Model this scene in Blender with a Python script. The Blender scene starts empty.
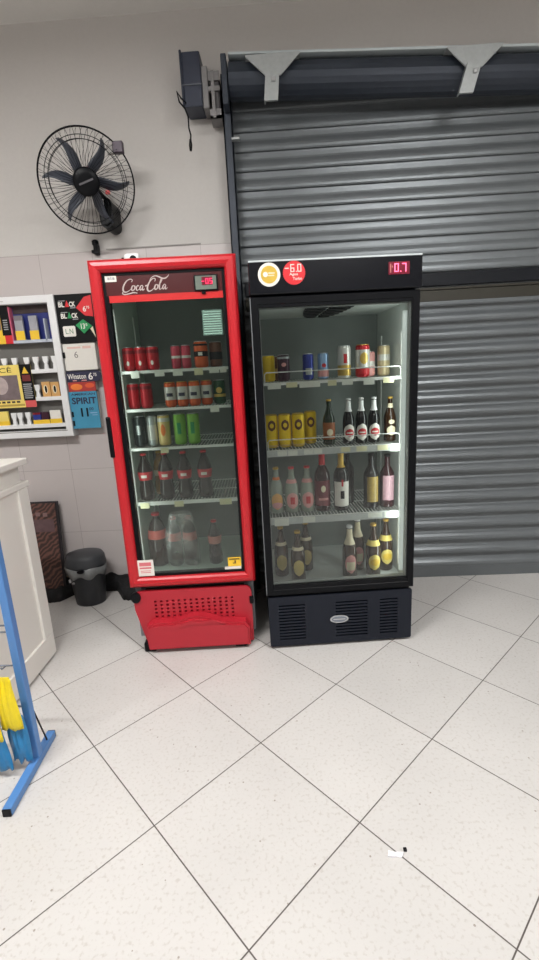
import bpy, bmesh, math, random
from mathutils import Vector, Matrix, noise
random.seed(7)
scn = bpy.context.scene
COL = scn.collection
PI = math.pi

# ------------------------------------------------------------------ materials
def lin(c):
    c /= 255.0
    return c / 12.92 if c <= .04045 else ((c + .055) / 1.055) ** 2.4
def rgb(r, g, b): return (lin(r), lin(g), lin(b), 1)
MATS = {}
def mat(name, c, rough=.5, metal=0, var=.06, scale=40, bump=0, spec=.5, emit=None, estr=0, alpha=1):
    if name in MATS: return MATS[name]
    m = bpy.data.materials.new(name); m.use_nodes = True
    nt = m.node_tree; b = nt.nodes['Principled BSDF']
    b.inputs['Roughness'].default_value = rough; b.inputs['Metallic'].default_value = metal
    b.inputs['Specular IOR Level'].default_value = spec
    tc = nt.nodes.new('ShaderNodeTexCoord'); nz = nt.nodes.new('ShaderNodeTexNoise')
    nz.inputs['Scale'].default_value = scale; nz.inputs['Detail'].default_value = 4
    nt.links.new(tc.outputs['Object'], nz.inputs['Vector'])
    mx = nt.nodes.new('ShaderNodeMix'); mx.data_type = 'RGBA'
    k0, k1 = 1 - var, 1 + var
    mx.inputs['A'].default_value = (c[0]*k0, c[1]*k0, c[2]*k0, 1)
    mx.inputs['B'].default_value = (min(1, c[0]*k1), min(1, c[1]*k1), min(1, c[2]*k1), 1)
    nt.links.new(nz.outputs['Fac'], mx.inputs['Factor'])
    nt.links.new(mx.outputs['Result'], b.inputs['Base Color'])
    if bump:
        bp = nt.nodes.new('ShaderNodeBump'); bp.inputs['Strength'].default_value = bump; bp.inputs['Distance'].default_value = .004
        nt.links.new(nz.outputs['Fac'], bp.inputs['Height']); nt.links.new(bp.outputs['Normal'], b.inputs['Normal'])
    if emit:
        b.inputs['Emission Color'].default_value = emit; b.inputs['Emission Strength'].default_value = estr
    if alpha < 1: b.inputs['Alpha'].default_value = alpha
    MATS[name] = m
    return m

def glass_pane(name, tint, ior, haze, hazecol, rough=.0):
    m = bpy.data.materials.new(name); m.use_nodes = True
    nt = m.node_tree; nt.nodes.clear()
    out = nt.nodes.new('ShaderNodeOutputMaterial')
    tr = nt.nodes.new('ShaderNodeBsdfTransparent'); tr.inputs['Color'].default_value = tint
    gl = nt.nodes.new('ShaderNodeBsdfGlossy'); gl.inputs['Roughness'].default_value = rough
    df = nt.nodes.new('ShaderNodeBsdfDiffuse'); df.inputs['Color'].default_value = hazecol
    fr = nt.nodes.new('ShaderNodeFresnel'); fr.inputs['IOR'].default_value = ior
    tc = nt.nodes.new('ShaderNodeTexCoord'); nz = nt.nodes.new('ShaderNodeTexNoise'); nz.inputs['Scale'].default_value = 6
    nt.links.new(tc.outputs['Object'], nz.inputs['Vector'])
    sp = nt.nodes.new('ShaderNodeSeparateXYZ'); nt.links.new(tc.outputs['Object'], sp.inputs['Vector'])
    # pale diffuse film in the glass, heavier near the bottom, broken up by noise
    mr = nt.nodes.new('ShaderNodeMapRange'); mr.inputs['From Min'].default_value = .35; mr.inputs['From Max'].default_value = 1.25
    mr.inputs['To Min'].default_value = haze; mr.inputs['To Max'].default_value = haze*.12
    nt.links.new(sp.outputs['Z'], mr.inputs['Value'])
    mu = nt.nodes.new('ShaderNodeMath'); mu.operation = 'MULTIPLY'
    ad = nt.nodes.new('ShaderNodeMath'); ad.operation = 'ADD'; ad.inputs[1].default_value = .5
    nt.links.new(nz.outputs['Fac'], ad.inputs[0]); nt.links.new(ad.outputs[0], mu.inputs[0]); nt.links.new(mr.outputs['Result'], mu.inputs[1])
    m1 = nt.nodes.new('ShaderNodeMixShader'); m2 = nt.nodes.new('ShaderNodeMixShader')
    nt.links.new(mu.outputs[0], m1.inputs['Fac']); nt.links.new(tr.outputs[0], m1.inputs[1]); nt.links.new(df.outputs[0], m1.inputs[2])
    nt.links.new(fr.outputs[0], m2.inputs['Fac']); nt.links.new(m1.outputs[0], m2.inputs[1]); nt.links.new(gl.outputs[0], m2.inputs[2])
    nt.links.new(m2.outputs[0], out.inputs['Surface'])
    return m

def floor_mat():
    m = bpy.data.materials.new('floor_tile'); m.use_nodes = True
    nt = m.node_tree; b = nt.nodes['Principled BSDF']; L = nt.links.new
    tc = nt.nodes.new('ShaderNodeTexCoord'); mp = nt.nodes.new('ShaderNodeMapping')
    mp.vector_type = 'POINT'
    a = math.radians(-45); ox, oy = -.1408, .8131
    u = ox*math.cos(a) - oy*math.sin(a); v = ox*math.sin(a) + oy*math.cos(a)
    mp.inputs['Rotation'].default_value = (0, 0, a); mp.inputs['Location'].default_value = (-u + 45*.45, -v + 45*.45, 0)
    L(tc.outputs['Object'], mp.inputs['Vector'])
    br = nt.nodes.new('ShaderNodeTexBrick'); br.offset = 0; br.squash = 1
    br.inputs['Scale'].default_value = 1; br.inputs['Brick Width'].default_value = .45; br.inputs['Row Height'].default_value = .45
    br.inputs['Mortar Size'].default_value = .0022; br.inputs['Mortar Smooth'].default_value = .3
    br.inputs['Color1'].default_value = (.90, .90, .90, 1); br.inputs['Color2'].default_value = (1, 1, 1, 1); br.inputs['Mortar'].default_value = (1, 1, 1, 1)
    L(mp.outputs['Vector'], br.inputs['Vector'])
    n1 = nt.nodes.new('ShaderNodeTexNoise'); n1.inputs['Scale'].default_value = 90; n1.inputs['Detail'].default_value = 3
    L(tc.outputs['Object'], n1.inputs['Vector'])
    cr = nt.nodes.new('ShaderNodeValToRGB'); cr.color_ramp.elements[0].position = .30; cr.color_ramp.elements[0].color = rgb(190, 185, 180)
    cr.color_ramp.elements[1].position = .46; cr.color_ramp.elements[1].color = rgb(203, 200, 197)
    L(n1.outputs['Fac'], cr.inputs['Fac'])
    vo = nt.nodes.new('ShaderNodeTexVoronoi'); vo.inputs['Scale'].default_value = 26
    L(tc.outputs['Object'], vo.inputs['Vector'])
    sp = nt.nodes.new('ShaderNodeMath'); sp.operation = 'LESS_THAN'; sp.inputs[1].default_value = .085
    L(vo.outputs['Distance'], sp.inputs[0])
    spc = nt.nodes.new('ShaderNodeSeparateColor'); L(vo.outputs['Color'], spc.inputs['Color'])
    gt = nt.nodes.new('ShaderNodeMath'); gt.operation = 'GREATER_THAN'; gt.inputs[1].default_value = .72; L(spc.outputs['Red'], gt.inputs[0])
    mm = nt.nodes.new('ShaderNodeMath'); mm.operation = 'MULTIPLY'; L(sp.outputs[0], mm.inputs[0]); L(gt.outputs[0], mm.inputs[1])
    x1 = nt.nodes.new('ShaderNodeMix'); x1.data_type = 'RGBA'; x1.inputs['B'].default_value = rgb(158, 150, 142)
    L(mm.outputs[0], x1.inputs['Factor']); L(cr.outputs['Color'], x1.inputs['A'])
    n2 = nt.nodes.new('ShaderNodeTexNoise'); n2.inputs['Scale'].default_value = 2.2; n2.inputs['Detail'].default_value = 5
    L(tc.outputs['Object'], n2.inputs['Vector'])
    r2 = nt.nodes.new('ShaderNodeMapRange'); r2.inputs['To Min'].default_value = .86; r2.inputs['To Max'].default_value = 1.08; L(n2.outputs['Fac'], r2.inputs['Value'])
    x2 = nt.nodes.new('ShaderNodeMix'); x2.data_type = 'RGBA'; x2.blend_type = 'MULTIPLY'; x2.inputs['Factor'].default_value = 1
    L(x1.outputs['Result'], x2.inputs['A']); L(r2.outputs['Result'], x2.inputs['B'])
    x3 = nt.nodes.new('ShaderNodeMix'); x3.data_type = 'RGBA'; x3.blend_type = 'MULTIPLY'; x3.inputs['Factor'].default_value = .5
    L(x2.outputs['Result'], x3.inputs['A']); L(br.outputs['Color'], x3.inputs['B'])
    x4 = nt.nodes.new('ShaderNodeMix'); x4.data_type = 'RGBA'; x4.inputs['B'].default_value = rgb(88, 82, 78)
    L(br.outputs['Fac'], x4.inputs['Factor']); L(x3.outputs['Result'], x4.inputs['A'])
    L(x4.outputs['Result'], b.inputs['Base Color'])
    b.inputs['Roughness'].default_value = .34; b.inputs['Specular IOR Level'].default_value = .35
    bp = nt.nodes.new('ShaderNodeBump'); bp.invert = True; bp.inputs['Strength'].default_value = .4; bp.inputs['Distance'].default_value = .002
    L(br.outputs['Fac'], bp.inputs['Height']); L(bp.outputs['Normal'], b.inputs['Normal'])
    return m

def walltile_mat():
    m = bpy.data.materials.new('wall_tile_glazed'); m.use_nodes = True
    nt = m.node_tree; b = nt.nodes['Principled BSDF']; L = nt.links.new
    tc = nt.nodes.new('ShaderNodeTexCoord'); sp = nt.nodes.new('ShaderNodeSeparateXYZ'); cb = nt.nodes.new('ShaderNodeCombineXYZ')
    L(tc.outputs['Object'], sp.inputs['Vector'])
    a1 = nt.nodes.new('ShaderNodeMath'); a1.inputs[1].default_value = 1.337 + .305*20
    a2 = nt.nodes.new('ShaderNodeMath'); a2.inputs[1].default_value = .41*10 + .003
    L(sp.outputs['X'], a1.inputs[0]); L(sp.outputs['Z'], a2.inputs[0]); L(a1.outputs[0], cb.inputs['X']); L(a2.outputs[0], cb.inputs['Y'])
    br = nt.nodes.new('ShaderNodeTexBrick'); br.offset = 0
    for k, v in (('Scale', 1), ('Brick Width', .305), ('Row Height', .41), ('Mortar Size', .0016), ('Mortar Smooth', .2)): br.inputs[k].default_value = v
    br.inputs['Color1'].default_value = rgb(192, 184, 182); br.inputs['Color2'].default_value = rgb(196, 188, 186); br.inputs['Mortar'].default_value = rgb(166, 158, 155)
    L(cb.outputs[0], br.inputs['Vector'])
    nz = nt.nodes.new('ShaderNodeTexNoise'); nz.inputs['Scale'].default_value = 3; nz.inputs['Detail'].default_value = 6; L(tc.outputs['Object'], nz.inputs['Vector'])
    mr = nt.nodes.new('ShaderNodeMapRange'); mr.inputs['To Min'].default_value = .93; mr.inputs['To Max'].default_value = 1.05; L(nz.outputs['Fac'], mr.inputs['Value'])
    mx = nt.nodes.new('ShaderNodeMix'); mx.data_type = 'RGBA'; mx.blend_type = 'MULTIPLY'; mx.inputs['Factor'].default_value = 1
    L(br.outputs['Color'], mx.inputs['A']); L(mr.outputs['Result'], mx.inputs['B']); L(mx.outputs['Result'], b.inputs['Base Color'])
    b.inputs['Roughness'].default_value = .22; b.inputs['Specular IOR Level'].default_value = .45
    # slightly wavy glaze
    n2 = nt.nodes.new('ShaderNodeTexNoise'); n2.inputs['Scale'].default_value = 18; L(tc.outputs['Object'], n2.inputs['Vector'])
    bp = nt.nodes.new('ShaderNodeBump'); bp.inputs['Strength'].default_value = .12; bp.inputs['Distance'].default_value = .004
    L(n2.outputs['Fac'], bp.inputs['Height']); L(bp.outputs['Normal'], b.inputs['Normal'])
    return m

def board_mat():
    m = bpy.data.materials.new('grill_picture'); m.use_nodes = True
    nt = m.node_tree; b = nt.nodes['Principled BSDF']; L = nt.links.new
    tc = nt.nodes.new('ShaderNodeTexCoord'); mp = nt.nodes.new('ShaderNodeMapping'); mp.inputs['Rotation'].default_value = (0, math.radians(40), 0)
    L(tc.outputs['Object'], mp.inputs['Vector'])
    wv = nt.nodes.new('ShaderNodeTexWave'); wv.bands_direction = 'Z'; wv.inputs['Scale'].default_value = 12; wv.inputs['Distortion'].default_value = 9; wv.inputs['Detail'].default_value = 3
    L(mp.outputs['Vector'], wv.inputs['Vector'])
    cr = nt.nodes.new('ShaderNodeValToRGB'); cr.color_ramp.elements[0].color = rgb(58, 42, 40); cr.color_ramp.elements[1].color = rgb(112, 78, 68)
    cr.color_ramp.elements[0].position = .25
    L(wv.outputs['Fac'], cr.inputs['Fac']); L(cr.outputs['Color'], b.inputs['Base Color']); b.inputs['Roughness'].default_value = .45
    return m

RED = mat('fridge_red', rgb(180, 24, 34), .35, var=.03)
REDK = mat('kick_red_plastic', rgb(172, 32, 46), .45, var=.05, scale=14)
REDDK = mat('header_dark_red', rgb(70, 24, 26), .25, var=.1, scale=5)
REDLT = mat('header_red_band', rgb(190, 40, 40), .3)
BLACK = mat('black_plastic', rgb(14, 15, 18), .38, var=.1, spec=.14)
BLKGL = mat('black_gloss', rgb(16, 17, 22), .25, var=.08, spec=.25)
BLKNV = mat('black_grill_plastic', rgb(24, 28, 38), .5, var=.08, spec=.25)
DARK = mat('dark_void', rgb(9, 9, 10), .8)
GREY = mat('grey_sheet_metal', rgb(120, 124, 128), .45, .2)
LINER = mat('liner_white', rgb(214, 220, 216), .5, var=.02)
LINERG = mat('liner_pale_green', rgb(206, 222, 212), .5, var=.02)
WIRE = mat('white_coated_wire', rgb(232, 234, 230), .4, var=.02)
TAG = mat('price_tag_paper', rgb(226, 228, 218), .6, var=.06, scale=160)
TAGY = mat('price_tag_cream', rgb(222, 218, 178), .6, var=.05, scale=160)
ALU = mat('aluminium', rgb(200, 202, 204), .28, .9, var=.04)
GALV = mat('galvanised_steel', rgb(168, 172, 172), .42, .35, var=.16, scale=60)
STEELL = mat('pale_flashing', rgb(196, 204, 206), .4, .2)
SHUT = mat('shutter_grey_steel', rgb(112, 117, 120), .38, .45, var=.10, scale=7, spec=.5)
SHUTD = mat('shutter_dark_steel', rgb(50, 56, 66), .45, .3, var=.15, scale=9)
SHUTB = mat('shutter_bar', rgb(20, 23, 29), .45, .1, var=.1, spec=.25)
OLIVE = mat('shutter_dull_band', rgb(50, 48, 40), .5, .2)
SCRAPE = mat('bare_scraped_metal', rgb(176, 174, 166), .45, .3)
PAINT = mat('wall_paint', rgb(196, 192, 188), .8, var=.035, scale=55, bump=.08)
CEIL = mat('ceiling_paint', rgb(214, 212, 208), .85, var=.03)
WHITE = mat('white_laminate', rgb(225, 222, 216), .4, var=.02, scale=6)
WHITEP = mat('white_plastic', rgb(226, 226, 226), .4, var=.02)
PAPER = mat('white_paper', rgb(226, 222, 214), .7, var=.03)
BLUE = mat('blue_enamel', rgb(80, 128, 186), .35, var=.04)
YELP = mat('yellow_plastic_film', rgb(232, 208, 22), .3, var=.12, scale=40, bump=.35)
BLUP = mat('blue_plastic_film', rgb(34, 122, 176), .3, var=.2, scale=40, bump=.35)
CAB = mat('display_grey_back', rgb(104, 102, 98), .6)
NAVY = mat('navy_tray', rgb(40, 48, 112), .35, var=.2, scale=12)
INK = mat('black_print', rgb(14, 14, 16), .5, spec=.2)
YEL = mat('yellow_print', rgb(232, 190, 50), .5, var=.05)
YELL = mat('pale_yellow_print', rgb(232, 208, 110), .5, var=.05)
ORNG = mat('orange_print', rgb(226, 120, 48), .45, var=.1, scale=90)
TAN = mat('tan_print', rgb(206, 158, 96), .5, var=.08)
REDP = mat('red_print', rgb(206, 38, 46), .4, var=.04)
GRNP = mat('green_print', rgb(24, 138, 76), .45, var=.04)
TEALP = mat('blue_print', rgb(62, 140, 172), .5, var=.12, scale=14)
NAVYP = mat('navy_print', rgb(34, 34, 62), .45)
PURP = mat('purple_box', rgb(58, 40, 58), .4, var=.2, scale=60)
SKINP = mat('grey_photo_print', rgb(112, 98, 100), .5, var=.5, scale=26)
DKBR = mat('dark_print', rgb(54, 40, 40), .5, var=.2)
FANB = mat('fan_blade_plastic', rgb(62, 66, 76), .4, var=.05)
BIN = mat('bin_plastic', rgb(34, 36, 40), .45, var=.06)
LID = mat('bin_lid_plastic', rgb(64, 66, 70), .5, var=.06)
BAG = mat('clear_liner_film', rgb(128, 130, 130), .25, var=.2, scale=60, bump=.3)
RAG = mat('black_cloth', rgb(24, 24, 26), .85, var=.25, scale=60, bump=.5)
LEDM = mat('red_led', rgb(255, 40, 90), .5, emit=(1, .04, .14, 1), estr=1.1)
LEDH = mat('red_led_display', rgb(255, 70, 110), .5, emit=(1, .16, .3, 1), estr=2.2)
LEDB = mat('display_dim_red', rgb(96, 8, 30), .3, emit=(.5, .0, .05, 1), estr=.12)
DISPG = mat('controller_grey', rgb(96, 106, 96), .5)
TRAYC = mat('acrylic_tray_edge', rgb(178, 184, 196), .2, var=.1)
GREENT = mat('green_text_film', rgb(104, 140, 126), .5, alpha=.4)
GOLD = mat('gold_foil', rgb(206, 166, 70), .35, .3)
CREAM = mat('cream_label', rgb(226, 214, 184), .6)

# ------------------------------------------------------------------ mesh helpers
def newobj(name, bm, m, parent=None, smooth=False):
    me = bpy.data.meshes.new(name)
    bm.normal_update(); bm.to_mesh(me); bm.free()
    for q in (m if isinstance(m, (list, tuple)) else [m]): me.materials.append(q)
    if smooth:
        for p in me.polygons: p.use_smooth = True
    o = bpy.data.objects.new(name, me); COL.objects.link(o)
    if parent: o.parent = parent
    return o
def tag(o, label=None, cat=None, group=None, kind=None):
    if label: o['label'] = label
    if cat: o['category'] = cat
    if group: o['group'] = group
    if kind: o['kind'] = kind
    return o
def thing(name, label, cat, loc=(0, 0, 0), rz=0, group=None):
    o = bpy.data.objects.new(name, None); COL.objects.link(o)
    o.empty_display_size = .05; o.location = loc; o.rotation_euler = (0, 0, rz)
    return tag(o, label, cat, group)
def box(bm, x0, x1, y0, y1, z0, z1, bev=0, mi=0, seg=2):
    vs = [bm.verts.new(v) for v in ((x0,y0,z0),(x1,y0,z0),(x1,y1,z0),(x0,y1,z0),(x0,y0,z1),(x1,y0,z1),(x1,y1,z1),(x0,y1,z1))]
    fs = [bm.faces.new([vs[i] for i in f]) for f in ((3,2,1,0),(4,5,6,7),(0,1,5,4),(1,2,6,5),(2,3,7,6),(3,0,4,7))]
    for f in fs: f.material_index = mi
    if bev:
        es = list({e for f in fs for e in f.edges})
        r = bmesh.ops.bevel(bm, geom=es, offset=bev, segments=seg, affect='EDGES', profile=.5)
        for f in r['faces']: f.material_index = mi
    return vs
def B(*a, **k):
    bm = bmesh.new(); box(bm, *a, **k); return bm
def boxes(lst, bev=0):
    bm = bmesh.new()
    for a in lst: box(bm, *a, bev=bev)
    return bm
def lathe(bm, prof, cx=0, cy=0, n=24, mi=0, capb=True, capt=True, z0=0):
    rings = []
    for r, z in prof:
        rings.append([bm.verts.new((cx + r*math.cos(2*PI*i/n), cy + r*math.sin(2*PI*i/n), z0 + z)) for i in range(n)])
    for a, b in zip(rings, rings[1:]):
        for i in range(n):
            f = bm.faces.new((a[i], a[(i+1) % n], b[(i+1) % n], b[i])); f.material_index = mi; f.smooth = True
    if capb: bm.faces.new(rings[0][::-1]).material_index = mi
    if capt: bm.faces.new(rings[-1]).material_index = mi
    return rings
def tube(bm, pts, r, n=8, mi=0, closed=False):
    pts = [Vector(p) for p in pts]; rings = []
    N = len(pts)
    for i, p in enumerate(pts):
        if closed: t = pts[(i+1) % N] - pts[(i-1) % N]
        else: t = (pts[min(i+1, N-1)] - pts[max(i-1, 0)])
        t.normalize()
        a = Vector((0, 0, 1)) if abs(t.z) < .9 else Vector((1, 0, 0))
        u = t.cross(a).normalized(); v = u.cross(t)
        rr = r[i] if isinstance(r, (list, tuple)) else r
        rings.append([bm.verts.new(p + u*rr*math.cos(2*PI*k/n) + v*rr*math.sin(2*PI*k/n)) for k in range(n)])
    rng = range(N) if closed else range(N-1)
    for i in rng:
        a, b = rings[i], rings[(i+1) % N]
        # pick the closest start to avoid twist
        s = min(range(n), key=lambda s: (a[0].co - b[s].co).length)
        for k in range(n):
            f = bm.faces.new((a[k], b[(k+s) % n], b[(k+1+s) % n], a[(k+1) % n])); f.material_index = mi; f.smooth = True
    if not closed:
        bm.faces.new(rings[0]); bm.faces.new(rings[-1][::-1])
    bmesh.ops.recalc_face_normals(bm, faces=bm.faces)
def prism(bm, poly, y0, y1, mi=0, bev=0):
    """polygon in (x, z), extruded from y0 to y1"""
    a = [bm.verts.new((x, y0, z)) for x, z in poly]; b = [bm.verts.new((x, y1, z)) for x, z in poly]
    fs = [bm.faces.new(a), bm.faces.new(b[::-1])]
    n = len(poly)
    for i in range(n): fs.append(bm.faces.new((a[i], b[i], b[(i+1) % n], a[(i+1) % n])))
    for f in fs: f.material_index = mi
    bmesh.ops.recalc_face_normals(bm, faces=fs)
    if bev: bmesh.ops.bevel(bm, geom=list(fs[0].edges), offset=bev, segments=2, affect='EDGES')
def plate_holes(bm, outer, rects, y0, y1):
    """polygon in (x, z) with rectangular holes punched through, solid from y0 (front) to y1"""
    loops = [outer] + [[(a, c), (a, d), (b, d), (b, c)] for a, b, c, d in rects]
    edges = []
    for lp in loops:
        vs = [bm.verts.new((x, y0, z)) for x, z in lp]
        for i in range(len(vs)): edges.append(bm.edges.new((vs[i], vs[(i+1) % len(vs)])))
    r = bmesh.ops.triangle_fill(bm, edges=edges, use_beauty=True, use_dissolve=False)
    fs = [g for g in r['geom'] if isinstance(g, bmesh.types.BMFace)]
    r = bmesh.ops.extrude_face_region(bm, geom=fs)
    bmesh.ops.translate(bm, verts=[g for g in r['geom'] if isinstance(g, bmesh.types.BMVert)], vec=(0, y1-y0, 0))
    bmesh.ops.recalc_face_normals(bm, faces=bm.faces)
def rrect(x0, x1, z0, z1, r, n=5, corners=(1, 1, 1, 1)):
    out = []
    for (cx, cz, a0, on, px, pz) in ((x1-r, z1-r, 0, corners[0], x1, z1), (x0+r, z1-r, 90, corners[1], x0, z1), (x0+r, z0+r, 180, corners[2], x0, z0), (x1-r, z0+r, 270, corners[3], x1, z0)):
        if on: out += [(cx + r*math.cos(math.radians(a0 + 90*i/n)), cz + r*math.sin(math.radians(a0 + 90*i/n))) for i in range(n+1)]
        else: out.append((px, pz))
    return out
def frame(bm, x0, x1, z0, z1, prof, mi=0, smooth=True):
    """profile [(inset, y)...] swept round a rectangle, mitred"""
    rings = []
    for i, y in prof:
        rings.append([bm.verts.new(v) for v in ((x0+i, y, z0+i), (x1-i, y, z0+i), (x1-i, y, z1-i), (x0+i, y, z1-i))])
    m = len(rings)
    for k in range(m):
        a, b = rings[k], rings[(k+1) % m]
        for i in range(4):
            f = bm.faces.new((a[i], a[(i+1) % 4], b[(i+1) % 4], b[i])); f.material_index = mi
    bmesh.ops.recalc_face_normals(bm, faces=bm.faces)
def text(name, s, x, z, w, h, y, m, parent, bold=.0, shear=0, thick=.0006):
    cu = bpy.data.curves.new('t', 'FONT'); cu.body = s; cu.size = 1; cu.extrude = .01; cu.offset = bold; cu.shear = shear; cu.resolution_u = 3
    o = bpy.data.objects.new('t', cu); COL.objects.link(o)
    dg = bpy.context.evaluated_depsgraph_get(); dg.update()
    me = bpy.data.meshes.new_from_object(o.evaluated_get(dg))
    bpy.data.objects.remove(o); bpy.data.curves.remove(cu)
    xs = [v.co.x for v in me.vertices]; ys = [v.co.y for v in me.vertices]
    x0, x1, y0, y1 = min(xs), max(xs), min(ys), max(ys)
    for v in me.vertices:
        c = v.co.copy()
        v.co = (x + (c.x-x0)/(x1-x0)*w, y - (c.z+.01)/.02*thick, z + (c.y-y0)/(y1-y0)*h)
    me.materials.clear(); me.materials.append(m); me.name = name
    me.flip_normals() if False else None
    o = bpy.data.objects.new(name, me); COL.objects.link(o); o.parent = parent
    return o
def catmull(pts, k=8):
    P = [Vector((p[0], p[1])) for p in pts]; W = [p[2] if len(p) > 2 else 1 for p in pts]
    out = []
    for i in range(len(P)-1):
        p0, p1, p2, p3 = P[max(i-1, 0)], P[i], P[i+1], P[min(i+2, len(P)-1)]
        for j in range(k):
            t = j/k
            q = .5*((2*p1) + (p2-p0)*t + (2*p0-5*p1+4*p2-p3)*t*t + (3*p1-p0-3*p2+p3)*t**3)
            out.append((q.x, q.y, W[i]*(1-t) + W[i+1]*t))
    out.append((P[-1].x, P[-1].y, W[-1]))
    return out
def ribbon(bm, pts, sc, x, z, y, base, slant=0, thick=.0006):
    c = catmull(pts); L = []; R = []
    N = len(c)
    for i, (px, pz, w) in enumerate(c):
        a, b = c[max(i-1, 0)], c[min(i+1, N-1)]
        t = Vector((b[0]-a[0], b[1]-a[1]));
        t = t.normalized() if t.length else Vector((1, 0))
        n = Vector((-t.y, t.x))*w*base*.5
        for lst, s in ((L, 1), (R, -1)):
            qx, qz = px + s*n.x, pz + s*n.y
            lst.append(bm.verts.new((x + (qx + slant*qz)*sc[0], y, z + qz*sc[1])))
    for i in range(N-1): bm.faces.new((L[i], R[i], R[i+1], L[i+1]))
SEGS = {'0': 'abcdef', '5': 'afgcd', '7': 'abc', '6': 'afgedc', '-': 'g', '.': '', '1': 'bc'}
def seven(bm, s, x, z, h, y, th=.0004):
    w = h*.55; t = h*.12; cx = x
    for ch in s:
        if ch == '.':
            box(bm, cx - t*.2, cx + t*.9, y-th, y, z, z+t); cx += t*1.6; continue
        for g in SEGS[ch]:
            r = {'a': (0, w, h-t, h), 'd': (0, w, 0, t), 'g': (0, w, h/2-t/2, h/2+t/2), 'f': (0, t, h/2, h), 'b': (w-t, w, h/2, h), 'e': (0, t, 0, h/2), 'c': (w-t, w, 0, h/2)}[g]
            box(bm, cx+r[0], cx+r[1], y-th, y, z+r[2], z+r[3])
        cx += w*1.4
    return cx
def disc(bm, x, z, rx, rz, y0, y1, n=32): prism(bm, [(x + rx*math.cos(2*PI*i/n), z + rz*math.sin(2*PI*i/n)) for i in range(n)], y0, y1)
def patch(bm, r, z0, z1, a, n=10, mi=0, oval=False):
    """curved label patch on the -Y side of a cylinder of radius r, half angle a"""
    rows = 8 if oval else 1
    R = []
    for j in range(rows+1):
        v = j/rows; zz = z0 + (z1-z0)*v
        aa = a*math.sqrt(max(.02, 1-(2*v-1)**2)) if oval else a
        R.append([bm.verts.new((r*math.sin(-aa + 2*aa*i/n), -r*math.cos(-aa + 2*aa*i/n), zz)) for i in range(n+1)])
    for p, q in zip(R, R[1:]):
        for i in range(n):
            f = bm.faces.new((p[i], p[i+1], q[i+1], q[i])); f.smooth = True; f.material_index = mi
def copy_tree(o, loc=None, rz=None, label=None, parent=None):
    c = o.copy(); COL.objects.link(c); c.parent = parent
    if loc: c.location = loc
    if rz is not None: c.rotation_euler = (0, 0, rz)
    if label: c['label'] = label
    for ch in list(o.children): copy_tree(ch, parent=c)
    return c

# ------------------------------------------------------------------ the room
WY = 2.78
def struct(name, bm, m, parent=None):
    o = newobj(name, bm, m, parent)
    if not parent: o['kind'] = 'structure'
    return o
struct('floor', B(-3.2, 3.2, -4.2, 3.2, -.06, 0), floor_mat())
struct('ceiling', B(-3.2, 3.2, -4.2, 3.2, 3.125, 3.2), CEIL)
bm = bmesh.new(); box(bm, -3.2, -.232, WY, 3.1, 0, 3.125); box(bm, -.232, 3.2, WY+.04, 3.1, 2.66, 2.85); box(bm, -.232, 3.2, WY, 3.1, 2.85, 3.125)
box(bm, 2.9, 3.2, WY, 3.1, 0, 2.66); box(bm, -.232, 2.9, 2.95, 3.1, 0, 2.66)
struct('wall_back', bm, PAINT)
struct('wall_tiling', B(-3.2, -.236, WY-.008, WY, 0, 2.05, bev=.002), walltile_mat())
struct('wall_left', B(-3.3, -3.2, -4.2, 3.1, 0, 3.125), PAINT)
struct('wall_right', B(3.2, 3.3, -4.2, 3.1, 0, 3.125), PAINT)
struct('wall_front', B(-3.2, 3.2, -4.3, -4.2, 0, 3.125), mat('far_wall_grey', rgb(104, 104, 106), .8))
# surface conduit just above the tile edge
struct('trim_1', B(-.95, -.42, WY-.008, WY, 2.052, 2.058), mat('conduit_grey', rgb(150, 146, 142), .6))

# ------------------------------------------------------------------ roller shutter
sh = thing('roller_shutter', 'grey steel roller shutter filling the wide opening behind the black fridge', 'shutter', (0, 2.80, 0))
bm = bmesh.new()
prof = []
def slat_rows(z0, pitch, n, deep=1):
    # y (towards the room negative), z : convex face, then a deep narrow lap groove
    for k in range(n):
        z = z0 + k*pitch
        for dy, f in ((-.014, 0), (-.0165, .05), (-.0165, .15), (-.012, .28), (-.002, .42), (.007, .52), (.012, .64), (.013, .85), (.010, .985)):
            prof.append((dy*deep, z + f*pitch))
slat_rows(.072, .0884, 19)
slat_rows(1.752, .0925, 12, .5)
xs = [-.225, 2.88]
rows = [[bm.verts.new((x, dy, z)) for x in xs] for dy, z in prof]
for a, b in zip(rows, rows[1:]): bm.faces.new((a[0], a[1], b[1], b[0]))
bmesh.ops.solidify(bm, geom=bm.faces[:], thickness=.004) if False else None
cur = newobj('slat_curtain', bm, SHUT, sh)
md = cur.modifiers.new('s', 'SOLIDIFY'); md.thickness = .004; md.offset = 1
newobj('bottom_bar', B(-.22, 2.88, -.018, .02, 0, .07, bev=.004), SHUT, sh)
newobj('lock_bar', B(-.19, 2.86, -.03, -.008, 1.764, 1.832, bev=.004), SHUTB, sh)
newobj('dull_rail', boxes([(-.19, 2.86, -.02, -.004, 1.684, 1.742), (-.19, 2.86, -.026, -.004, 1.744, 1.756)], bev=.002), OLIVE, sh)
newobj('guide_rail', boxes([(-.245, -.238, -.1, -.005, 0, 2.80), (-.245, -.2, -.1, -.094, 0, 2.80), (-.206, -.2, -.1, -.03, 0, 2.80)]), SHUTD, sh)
newobj('guide_rail', boxes([(2.87, 2.9, -.1, -.005, 0, 2.70)]), SHUTD, sh)
# scraped paint along the slat laps
bm = bmesh.new()
for k in range(46):
    r = random.Random(k)
    zz = 1.752 + .0925*r.randrange(1, 10) + .011; x = r.uniform(-.12, 1.5); w = r.uniform(.01, .07)
    box(bm, x, x+w, -.0085, -.006, zz - .008, zz - .008 + r.uniform(.002, .004))
tag(newobj('scraped_paint', bm, SCRAPE, sh), kind='stuff')
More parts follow.
